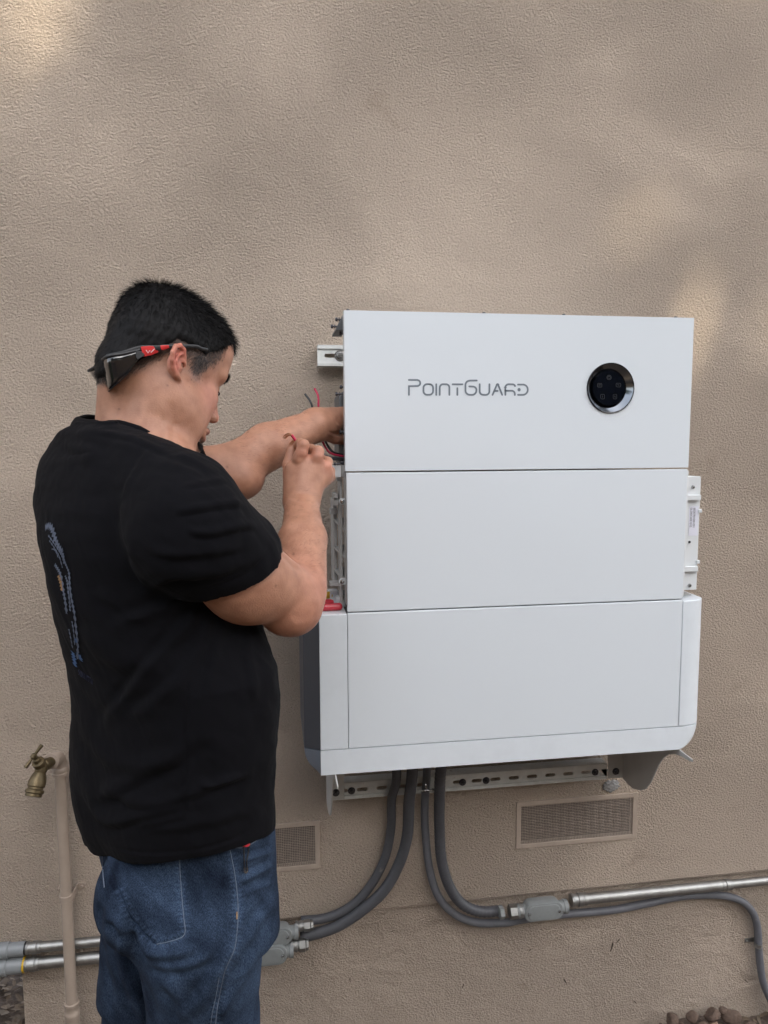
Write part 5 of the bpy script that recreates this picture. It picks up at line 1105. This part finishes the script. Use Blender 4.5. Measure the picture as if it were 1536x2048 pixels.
# things projected on to cloth
bt = BVHTree.FromPolygons([Vector(v) for v in Vt], [tuple(map(int, f)) for f in Qt])
def onto(tree_, px, py, off=.0012):
    r = ray(px, py); r = r/np.linalg.norm(r); h, n, i, d = tree_.ray_cast(Vector(CAM), Vector(r))
    if h is None: return None
    if n.dot(Vector(r)) > 0: n = -n
    return np.array(h)+np.array(n)*off
def strip(tree_, pts, w, off, name, mat, parent, r=None, dash=None):
    P = [onto(tree_, p[0], p[1], off) for p in crom([(*q_, 0) for q_ in pts], 6)]; P = [p for p in P if p is not None]
    if len(P) < 2: return None
    return MB().tube(P, w, 6).build(name, mat, parent, smooth=True)
def patch(tree_, poly, off, name, mat, parent, step=2.0, thick=0):
    xs_ = [p[0] for p in poly]; ys_ = [p[1] for p in poly]; m = MB(); idx = {}; pts = []
    def inside(x, y):
        c = False; n = len(poly)
        for i in range(n):
            x0, y0 = poly[i]; x1, y1 = poly[(i+1) % n]
            if (y0 > y) != (y1 > y) and x < (x1-x0)*(y-y0)/(y1-y0)+x0: c = not c
        return c
    for j in range(int((max(ys_)-min(ys_))/step)+2):
        for i in range(int((max(xs_)-min(xs_))/step)+2):
            x, y = min(xs_)+i*step, min(ys_)+j*step
            if inside(x, y):
                p = onto(tree_, x, y, off)
                if p is not None: idx[(i, j)] = len(pts); pts.append(p)
    fs = [(idx[(i, j)], idx[(i+1, j)], idx[(i+1, j+1)], idx[(i, j+1)]) for (i, j) in idx if (i+1, j) in idx and (i, j+1) in idx and (i+1, j+1) in idx
          and max(np.linalg.norm(pts[idx[(i, j)]]-pts[idx[k_]]) for k_ in ((i+1, j+1), (i, j+1), (i+1, j))) < .03]
    if not fs: return None
    m.add(pts, fs); return m.build(name, mat, parent, smooth=True, ang=180)
M['pb'] = pmat('print_slate_blue', (.075, .09, .13), .8, var=.35, vs=90); M['pbl'] = pmat('print_blue', (.035, .085, .20), .8, var=.35, vs=90); M['pt'] = pmat('print_tan', (.24, .13, .05), .8, var=.4, vs=70); M['pd'] = pmat('print_dim_blue', (.020, .026, .06), .8)
G = []
PO = .0024
for k, (pts, w, mt) in enumerate(((([(93, 1056), (100, 1052), (107, 1058), (113, 1078), (121, 1094), (128, 1105)]), .0034, 'pb'), (([(128, 1105), (131, 1120), (136, 1132), (141, 1146), (142, 1170), (146, 1200), (151, 1225), (155, 1260), (158, 1290), (157, 1318)]), .0018, 'pb'),
        (([(99, 1070), (110, 1085), (120, 1100), (127, 1112), (131, 1128)]), .0011, 'pb'), (([(101, 1080), (112, 1096), (121, 1112), (128, 1136)]), .0008, 'pb'), (([(106, 1098), (113, 1100), (120, 1116)]), .0008, 'pb'), (([(133, 1150), (137, 1162), (139, 1180), (142, 1205), (143, 1222)]), .0014, 'pb'),
        (([(112, 1128), (118, 1137), (124, 1150), (129, 1180), (133, 1200), (136, 1228)]), .0022, 'pb'), (([(119, 1150), (124, 1165), (127, 1182)]), .0020, 'pt'), (([(146, 1240), (150, 1262), (152, 1290)]), .0010, 'pb'), (([(140, 1256), (144, 1275), (148, 1296)]), .0010, 'pb'),
        (([(148, 1302), (151, 1316), (153, 1332)]), .0040, 'pbl'), (([(156, 1308), (163, 1312), (164, 1320)]), .0032, 'pbl'), (([(154, 1275), (156, 1285)]), .0024, 'pbl'))):
    P = []; NN_ = []
    for p in crom([(*q_, 0) for q_ in pts], 8):
        a_ = onto(bt, p[0], p[1], 0.0); b_ = onto(bt, p[0], p[1], 1.0)
        if a_ is not None: P.append(a_); NN_.append(b_-a_)
    if len(P) > 2:
        NN_ = [sum(NN_[max(0, i-3):i+4]) for i in range(len(NN_))]; NN_ = [n/np.linalg.norm(n) for n in NN_]; P = [sum(P[max(0, i-1):i+2])/len(P[max(0, i-1):i+2])+NN_[i]*.0022 for i in range(len(P))]; w = w*1.9
        m = MB(); Nv = [np.cross(P[min(i+1, len(P)-1)]-P[max(i-1, 0)], NN_[i]) for i in range(len(P))]; Nv = [n/np.linalg.norm(n) for n in Nv]; vs = []
        for i, p in enumerate(P): e = w*(.6+.4*math.sin(i*1.9)); vs += [p+Nv[i]*e, p-Nv[i]*e]
        m.add(vs, [(2*i, 2*i+1, 2*i+3, 2*i+2) for i in range(len(P)-1)]); m.build('back_print', M[mt], shirt)
# tiny line of dim lettering under the print
ft = MB(); 
strokes_ = {'S': [(1, 0), (0, .2), (1, .7), (0, 1)], 'U': [(0, 0), (0, 1), (1, 1), (1, 0)], 'M': [(0, 1), (0, 0), (.5, .6), (1, 0), (1, 1)], 'I': [(.5, 0), (.5, 1)], 'T': [(0, 0), (1, 0), (.5, 0), (.5, 1)], 'N': [(0, 1), (0, 0), (1, 1), (1, 0)], 'A': [(0, 1), (.5, 0), (1, 1)]}
wd_ = 'SUMINTTA'
tl = MB()
for k, ch in enumerate(wd_):
    bx0, by0 = 159+k*3.7, 1337+k*2.7
    P = [onto(bt, bx0+a*2.3-b*1.0+b*1.5, by0+a*1.6+b*11, .0020) for a, b in strokes_[ch]]; P = [p for p in P if p is not None]
    if len(P) > 1: tl.tube(P, .00045, 4)
tl.build('back_lettering', M['pd'], shirt)

# ---------------------------------------------------------------- jeans
je = Field((-.44, -.92, .56), (.10, -.38, 1.06), .0027)
jr = [(1600, 190, 541, .178), (1690, 188, 546, .185), (1740, 196, 550, .19), (1790, 206, 550, .19), (1840, 214, 548, .185)]
hz, hc, ha, hb = [], [], [], []
for y, xl, xr, a in jr:
    c = pY((xl+xr)/2, y, YT); d = (c-CAM)@cf; w = (xr-xl)/2/F*d*.92; vd = (c-CAM)[:2]; vd = vd/np.linalg.norm(vd); st = abs(fB[:2]@vd); ct = math.sqrt(1-st*st)
    hz.append(c[2]); hc.append(c[:2]); ha.append(a); hb.append(math.sqrt(max(w*w-(a*st)**2, .2*w*w))/ct)
hz, hc, ha, hb = np.array(hz)[::-1], np.array(hc)[::-1], np.array(ha)[::-1], np.array(hb)[::-1]; print('hips', hb, hz)
sl_, X, Y_, Z = je.block(je.lo-1, je.lo+2); zf = Z.ravel()
cx = np.interp(zf, hz, hc[:, 0])[None, None, :]; cy = np.interp(zf, hz, hc[:, 1])[None, None, :]; a_ = np.interp(zf, hz, ha)[None, None, :]; b2 = np.interp(zf, hz, hb)[None, None, :]
u = ((X-cx)*rB[0]+(Y_-cy)*rB[1]); v = ((X-cx)*fB[0]+(Y_-cy)*fB[1]); k0 = (np.abs(u/a_)**2.3+np.abs(v/b2)**2.3+1e-9)**(1/2.3); g_ = np.sqrt((u/a_**2)**2+(v/b2**2)**2)/k0+1e-3
d = np.maximum((k0-1)/g_*.9, hz[0]+.03-Z); je.comb(sl_, d.astype(np.float32), .02, 'u')
j1, j2, j3 = pY(345, 1690, -.80), pY(178, 1655, -.60), pY(544, 1600, -.60)
nearT = pY(402, 1850, -.735); nearM = pY(408, 2048, -.72); nearK = nearM+(nearM-nearT)*.55; farT = pY(308, 1830, -.57); farM = pY(280, 2048, -.55); farK = farM+(farM-farT)*.55
je.cone(nearT, nearM, .098, .084, .03); je.cone(nearM, nearK, .084, .078, .02)
je.cone(farT, farM, .088, .078, .03); je.cone(farM, farK, .078, .078, .02)
je.ell(pY(290, 1790, -.72), (.075, .075, .085), None, .03)
for K_ in (nearK, farK): A_ = None
je.plane((0, 0, .575), (0, 0, -1), .003)
Vj, Qj = je.mesh(); Vj = smoothv(Vj, Qj, 4, .5)
FJ = [([(262, 1800), (258, 1860), (268, 1930), (295, 2010), (310, 2060)], 13, -6.0), ([(262, 1852), (300, 1900), (350, 1905), (400, 1890)], 14, 3.5), ([(275, 1880), (310, 1925), (380, 1925), (440, 1900)], 14, 2.8), ([(470, 1870), (430, 1950), (380, 2030)], 14, 3.4), ([(520, 1880), (480, 1960), (420, 2048)], 12, 2.6),
      ([(548, 1700), (510, 1712), (480, 1722)], 7, 1.8), ([(549, 1730), (515, 1745), (478, 1765)], 8, 2.0), ([(549, 1765), (515, 1775), (480, 1790)], 8, 1.6), ([(548, 1800), (510, 1850), (490, 1900)], 10, 1.8), ([(220, 1800), (215, 1860), (225, 1930)], 12, 2.4), ([(210, 1900), (235, 1960), (240, 2030)], 12, 2.2),
      ([(430, 1740), (415, 1800), (425, 1850)], 14, 2.0), ([(215, 1830), (245, 1850), (260, 1880)], 10, 3.0), ([(330, 1960), (360, 2000), (370, 2048)], 14, 2.6), ([(460, 1930), (450, 1985), (440, 2048)], 6, 1.4)]
Vj = folds(Vj, Qj, FJ, 1.7); Nj = vnormals(Vj, Qj); Vj = Vj+Nj*(.0014*nz3(Vj, 22)+.0004*nz3(Vj[:, [2, 0, 1]], 70))[:, None]
def pip(px_, py_, poly):
    c = np.zeros(len(px_), bool); n = len(poly)
    for i in range(n):
        x0, y0 = poly[i]; x1, y1 = poly[(i+1) % n]
        if y0 != y1: c ^= ((y0 > py_) != (y1 > py_)) & (px_ < (x1-x0)*(py_-y0)/(y1-y0)+x0)
    return c
PK = [(205, 1690), (360, 1690), (362, 1760), (367, 1830), (369, 1868), (345, 1881), (314, 1888), (290, 1868), (262, 1832), (236, 1775)]
Nj = vnormals(Vj, Qj); px_, py_, _ = toPx(Vj); vw_ = CAM-Vj; fr_ = (Nj*vw_).sum(1) > 0; dd, _, tt = pdist(px_, py_, PK+[PK[0]]); ins_ = pip(px_, py_, PK)
off = np.where(ins_, .0020*np.clip(dd/3.0, 0, 1), -.0008*np.exp(-(dd/4)**2))*fr_
SEAMS = [([(458, 1690), (468, 1740), (474, 1785), (476, 1830), (472, 1880), (466, 1905), (450, 1940), (442, 1975), (434, 2020), (430, 2060)], 42), ([(360, 1700), (362, 1780), (368, 1840), (369, 1868)], 20), ([(369, 1868), (345, 1881), (314, 1888)], 8), ([(314, 1888), (290, 1868), (262, 1832), (236, 1775)], 14)]
puck = np.zeros(len(Vj))
for pl, n_ in SEAMS:
    dd, sg, tt = pdist(px_, py_, pl); puck += np.exp(-((dd-6)/7)**2)*np.sin(tt*n_*6.283+np.sin(tt*37))*(sg*(1 if pl[0][0] > 350 else -1) > -2); off -= .0007*np.exp(-(dd/2.5)**2)*fr_
Vj = Vj+Nj*(off+.0006*puck*fr_)[:, None]
# worn fade of the denim along seams and ridges: the cloth's own colour
pxj, pyj, dj = toPx(Vj); wear = np.full(len(Vj), .32); nzv = .5+.5*nz3(Vj, 160)
def wearln(poly, w, a):
    global wear
    dd, _, tt = pdist(pxj, pyj, poly); wear = wear+a*np.exp(-(dd/w)**2)*(.5+.7*nzv)
seamJ = [(458, 1690), (468, 1740), (474, 1785), (476, 1830), (472, 1880), (466, 1905), (450, 1940), (442, 1975), (434, 2020), (430, 2060)]
wearln(seamJ, 9, .35); wearln([(358, 1716), (362, 1780), (368, 1840), (369, 1868)], 10, .30); wearln([(369, 1868), (345, 1880), (310, 1888)], 8, .4); wearln([(524, 1660), (508, 1680), (480, 1690)], 8, .5)
wear += .45*np.exp(-((pxj-500)/50)**2-((pyj-1930)/120)**2)+.22*np.exp(-((pxj-330)/70)**2-((pyj-1780)/80)**2)+.3*np.exp(-((pxj-505)/40)**2-((pyj-1740)/60)**2)+.25*np.exp(-((pxj-360)/60)**2-((pyj-1960)/70)**2)+.16*nz3(Vj, 60)+.14*nz3(Vj[:, [1, 0, 2]], 28)+.07*nz3(Vj[:, [2, 1, 0]], 190)+.30*np.clip(puck, 0, 1)*fr_-.15*np.clip(-puck, 0, 1)*fr_
wear = np.clip(wear, 0, 1); cj = np.array([.0022, .005, .0135])[None, :]*(1-wear[:, None])+np.array([.046, .076, .132])[None, :]*wear[:, None]
DN = bpy.data.materials.new('denim'); DN.use_nodes = True; n_ = DN.node_tree.nodes; L_ = DN.node_tree.links; b_ = n_['Principled BSDF']; b_.inputs['Roughness'].default_value = .9; b_.inputs['Specular IOR Level'].default_value = .15
at = n_.new('ShaderNodeAttribute'); at.attribute_name = 'tone'; tc = n_.new('ShaderNodeTexCoord'); mp = n_.new('ShaderNodeMapping'); mp.inputs['Scale'].default_value = (1, 1, .35); L_.new(tc.outputs['Object'], mp.inputs[0])
z1 = n_.new('ShaderNodeTexNoise'); z1.inputs['Scale'].default_value = 950; z1.inputs['Detail'].default_value = 5; L_.new(mp.outputs[0], z1.inputs['Vector'])
r1 = n_.new('ShaderNodeValToRGB'); r1.color_ramp.elements[0].color = (.42, .47, .56, 1); r1.color_ramp.elements[1].color = (1.85, 1.7, 1.55, 1); r1.color_ramp.elements[0].position = .36; r1.color_ramp.elements[1].position = .66; L_.new(z1.outputs['Fac'], r1.inputs[0])
mm = n_.new('ShaderNodeMixRGB'); mm.blend_type = 'MULTIPLY'; mm.inputs[0].default_value = 1; L_.new(at.outputs['Color'], mm.inputs[1]); L_.new(r1.outputs[0], mm.inputs[2]); L_.new(mm.outputs[0], b_.inputs['Base Color'])
bb = n_.new('ShaderNodeBump'); bb.inputs['Distance'].default_value = .0008; L_.new(z1.outputs['Fac'], bb.inputs['Height']); L_.new(bb.outputs[0], b_.inputs['Normal'])
jeans = qmesh('jeans', Vj, Qj, DN, man, cj)
bj = BVHTree.FromPolygons([Vector(v) for v in Vj], [tuple(map(int, f)) for f in Qj])
M['thread'] = pmat('pale_thread', (.11, .14, .19), .8, var=.3, vs=300); M['threadt'] = pmat('tan_thread', (.35, .22, .12), .8); M['denimp'] = pmat('denim_pocket', (.016, .028, .055), .9, var=.35, vs=220, bump=.0006, bs=500, spec=.15)
strip(bj, [(358, 1700), (361, 1760), (366, 1820), (369, 1868), (345, 1881), (314, 1888)], .0007, .0005, 'pocket_edge', M['thread'], jeans)
strip(bj, [(314, 1888), (290, 1868), (262, 1832), (250, 1800), (236, 1770)], .0009, .0004, 'pocket_edge', M['denimp'], jeans)
strip(bj, [(205, 1700), (206, 1740), (209, 1775)], .0010, .0004, 'pocket_edge', M['thread'], jeans)
strip(bj, seamJ, .0007, .0005, 'side_seam', M['thread'], jeans)
strip(bj, [(438, 1955), (432, 1990), (424, 2030), (420, 2060)], .0006, .0004, 'side_seam', M['thread'], jeans)
strip(bj, [(534, 1640), (522, 1655), (508, 1672), (495, 1682), (478, 1688), (462, 1686)], .0016, .0010, 'front_pocket_hem', M['denimp'], jeans)
strip(bj, [(538, 1646), (527, 1662), (512, 1680), (497, 1690), (478, 1695), (463, 1693)], .0009, .0008, 'front_pocket_hem', M['thread'], jeans)
strip(bj, [(473, 1824), (473, 1838)], .0011, .0012, 'bar_tack', M['threadt'], jeans)
rv = onto(bj, 467, 1684, .001); MB().lathe(rv, CAM-rv, [(0, .0045), (.0015, .0045), (.003, .002), (.003, .0001)], 12).build('rivet', M['brass'], jeans, smooth=True)
# red cloth tag showing through the back vent of the shirt is too small to hold; shoes complete the figure below the frame
M['shoe'] = pmat('black_shoe', (.02, .02, .02), .6); M['sole'] = pmat('shoe_sole', (.25, .24, .22), .7)
for K_ in (nearK, farK):
    g = hgt(K_[0], K_[1]); c = np.array([K_[0], K_[1], 0])+fB*.05; m = MB(); rs = []
    for t, w, z1_ in ((-.12, .026, .07), (-.10, .036, .10), (-.03, .040, .11), (.05, .044, .075), (.12, .046, .055), (.16, .034, .045), (.175, .015, .030)):
        rs.append([c+fB*t+rB*(w*math.cos(a))+zB*(g+.02+max(0, z1_*math.sin(a))) for a in np.linspace(0, 2*math.pi, 15)[:-1]])
    m.rings(rs); m.build('shoe', M['shoe'], man, smooth=True, ang=60)
    A_ = np.array([K_[0], K_[1], 0]); T_l, M_l = (nearT, nearM) if K_ is nearK else (farT, farM); q_l = M_l+(M_l-T_l)*((.585-M_l[2])/(M_l[2]-T_l[2])); fl_ = MB().tube([A_+zB*(g+.06), (A_+zB*.33)*.5+(q_l*.5)+zB*.02, q_l+zB*.01], [.060, .066, .072], 20).build('trouser_leg', M['denimp'], man, smooth=True)

# pocket clip: a bent wire pocket clip with a red tool behind the pocket hem
pc = thing('pocket_clip', 'thin black and silver wire clip hooked over the front pocket of the jeans', 'clip', tuple(onto(bj, 490, 1700, .01)))
a1 = [onto(bj, x, y, .003) for x, y in ((485, 1681), (486, 1700), (487, 1720), (487, 1735))]; a2 = [onto(bj, x, y, .003) for x, y in ((495, 1680), (495, 1700), (492, 1720), (492, 1735))]
for a in (a1, a2): MB().tube(a, .0012, 6).build('wire', M['black'], pc)
MB().tube([onto(bj, x, y, .003) for x, y in ((487, 1733), (486.5, 1740), (489.5, 1744), (492.8, 1740), (492.3, 1733))], .0019, 6).build('loop', M['bolt'], pc, smooth=True)
for x in (485.5, 494.5): MB().tube([onto(bj, x, 1691, .0045), onto(bj, x, 1680, .0055)], .0019, 6).build('hook', M['bolt'], pc, smooth=True)
rt = onto(bj, 489, 1684, .004); rtool = MB().lathe(rt-zB*.003, (0, 0, 1), [(0, .006), (.006, .0066), (.0095, .0050), (.0105, .001)], 12).build('red_pocket_tool', M['red'], None, smooth=True)
tag(rtool, 'red end of a small tool peeking out of the front jeans pocket', 'tool')

# ---------------------------------------------------------------- sunglasses worn backwards
M['lens'] = pmat('dark_lens', (.012, .011, .012), .06, coat=1); M['frameb'] = pmat('matte_black_frame', (.018, .018, .02), .45); M['redlogo'] = pmat('red_temple', (.62, .035, .035), .35, var=.05)
gs = thing('safety_glasses', 'black wraparound safety glasses with red temple patch, worn backwards round the nape', 'glasses', tuple(H3(-.12, 0, -.04)))
def gp_(px_, py_, d): return pD(px_, py_, d)
# near temple: from behind the lens corner to past the ear
dT = ((H3(-.02, -.088, 0)-CAM)@cf)
nb_ = len(bodyV); hb_ = BVHTree.FromPolygons([Vector(v) for v in bodyV]+[Vector(v) for v in Vh], [tuple(map(int, f)) for f in bodyQ]+[tuple(int(q_)+nb_ for q_ in f) for f in Qh])
def on_(x, y, off): return onto(hb_, x, y, off)
T_ = [on_(222, 717, .011), on_(250, 708, .010), on_(285, 700, .008), on_(315, 696, .007), on_(338, 693.5, .006), on_(386, 693.5, .005), on_(399, 695.5, .005), on_(412, 700, .005)]
def band(P, hs_, th, name, mat, parent):
    rs = []; P = [np.array(p) for p in P]
    for i, p in enumerate(P):
        t = P[min(i+1, len(P)-1)]-P[max(i-1, 0)]; t /= np.linalg.norm(t); out = CAM-p; out /= np.linalg.norm(out); up = np.cross(out, t); up /= np.linalg.norm(up); up *= np.sign(up[2]); out = np.cross(t, up); out *= np.sign(out@(CAM-p))
        h = hs_[i]; rs.append([p+up*h*c_+out*th*s_ for c_, s_ in ((1, -.6), (1, .6), (.6, 1), (-.6, 1), (-1, .6), (-1, -.6), (-.6, -1), (.6, -1))])
    return MB().rings(rs).build(name, mat, parent, smooth=True, ang=45)
Tc = crom(T_, 5); nT = len(Tc); hs_ = [float(np.interp(i/(nT-1), [0, .25, .45, .6, 1], [.0035, .0050, .0042, .0028, .0026])) for i in range(nT)]
band(Tc, hs_, .0022, 'temple', M['frameb'], gs)
dR = dT-.0035
def dep(p_): return float((p_-CAM)@cf)
dA, dB = dep(on_(284, 702, .012)), dep(on_(336, 694, .010))
def lp(x, y, e=0): return pD(x, y, dA+(dB-dA)*(x-284)/52-e)
band([lp(284, 703.5), lp(300, 701), lp(315, 698.5)], [.0075, .0068, .0045], .0012, 'red_patch', M['redlogo'], gs); band([lp(314, 696.5, .0004), lp(326, 695, .0004), lp(338, 693, .0004)], [.0034, .0034, .0020], .0012, 'red_patch', M['redlogo'], gs)
M['whitelogo'] = pmat('white_mark', (.8, .7, .7), .5)
P = [lp(x, y, .0022) for x, y in ((292, 700), (296, 706), (300, 700.5), (302, 705), (309, 697.5))]; MB().tube(P, .0005, 5).build('temple_mark', M['whitelogo'], gs)
MB().rings([[lp(x, y, d_) for x, y in ((272, 701), (285, 703), (290, 711), (281, 716), (275, 720), (271, 712))] for d_ in (.001, -.006)]).build('hinge', M['greyplastic'] if False else M['frameb'], gs, .0006)
# lens shield wrapping behind the neck: an arc in head space
cL = []; 
pa = gp_(272, 712, dT); pc_ = gp_(186, 760, dT+.085); pf = H3(-.02, .088, 0); 
la = (pa-HO)@HA.T; 
arcp = [on_(282, 702, .009), on_(250, 709, .011), on_(222, 718, .012), gp_(196, 730, 1.150), gp_(178, 741, 1.180), gp_(184, 740, 1.225), gp_(205, 728, 1.27)]
arcb = [on_(273, 721, .009), on_(252, 749, .012), on_(232, 772, .013), gp_(212, 786, 1.160), gp_(204, 779, 1.185), gp_(205, 765, 1.225), gp_(215, 745, 1.265)]
A1 = crom(arcp, 6); B1 = crom(arcb, 6)
V_ = []; Fc = []; 
for i, (a, b) in enumerate(zip(A1, B1)):
    for k in range(5): t = k/4; V_.append(a*(1-t)+b*t)
nA = len(A1)
Fc = [(i*5+k, i*5+k+1, (i+1)*5+k+1, (i+1)*5+k) for i in range(nA-1) for k in range(4)]
ml = MB().add(V_, Fc).build('lens', M['lens'], gs, smooth=True, ang=180); sm = ml.modifiers.new('thick', 'SOLIDIFY'); sm.thickness = .0022; sm.offset = 0
MB().tube(A1, .0024, 8).build('brow_bar', M['frameb'], gs, smooth=True); MB().tube(B1[3:], .0012, 6).build('lens_edge', M['frameb'], gs, smooth=True)
MB().tube([gp_(205, 728, 1.27), H3(-.05, .080, -.02), H3(-.02, .086, -.005), H3(.03, .082, -.002)], .0026, 8).build('temple', M['frameb'], gs, smooth=True)

# ---------------------------------------------------------------- wires
def wire(name, label, pts, r, mat, tip=None, group=None):
    P = crom([pD(*p) for p in pts], 8); t = thing(name, label, 'wire', tuple(P[0]), group); MB().tube(P, r, 10).build('jacket', mat, t, smooth=True)
    if tip:
        for k in range(6):
            Q_ = crom([pD(*p) for p in tip], 5); o_ = np.array([math.cos(k), math.sin(k*1.3), math.sin(k)])*.0014; n_ = len(Q_); MB().tube([p+o_*(1+1.4*i/n_) for i, p in enumerate(Q_)], .0010, 5).build('copper_strand', M['copper'], t, smooth=True)
    return t
WG = 'wires the man is working on'
wire('red_wire', 'red wire with bare frayed copper end held in the near hand', [(604, 895, 1.445), (594, 884, 1.440), (583, 870, 1.435)], .0028, M['redwire'], [(584, 871, 1.435), (577, 869, 1.437), (569, 874, 1.44)], WG)
wire('black_wire', 'black wire with bare copper end held below the red one in the near hand', [(604, 900, 1.45), (598, 885, 1.447), (592, 884, 1.445)], .0028, M['blackwire'], [(593, 884, 1.445), (587, 883, 1.447), (581, 889, 1.448)], WG)
wire('red_wire', 'red wire standing up behind the far forearm', [(637, 850, 1.66), (637, 815, 1.64), (636, 792, 1.64), (629, 777, 1.645)], .0024, M['redwire'], None, WG)
wire('black_wire', 'black wire standing up behind the far forearm, left of the upright red wire', [(628, 850, 1.66), (625, 817, 1.64), (620, 802, 1.64), (610, 788, 1.645)], .0024, M['blackwire'], None, WG)
wire('black_wire', 'thick black wire running straight into the open side under the hands', [(630, 905, 1.50), (650, 913, 1.52), (675, 918, 1.56), (705, 918, 1.60)], .0042, M['blackwire'], None, WG)
wire('dark_red_wire', 'dark red wire looping from below the far wrist into the open side', [(640, 870, 1.60), (650, 893, 1.60), (665, 908, 1.60), (705, 915, 1.62)], .0024, M['redwire'], None, WG)
wire('black_wire', 'thin black wire curving beside the dark red loop below the far wrist', [(645, 870, 1.61), (656, 892, 1.61), (670, 906, 1.61), (705, 911, 1.63)], .0026, M['blackwire'], None, WG)
print('skin verts', len(bodyV), 'shirt', len(Vt), 'jeans', len(Vj))
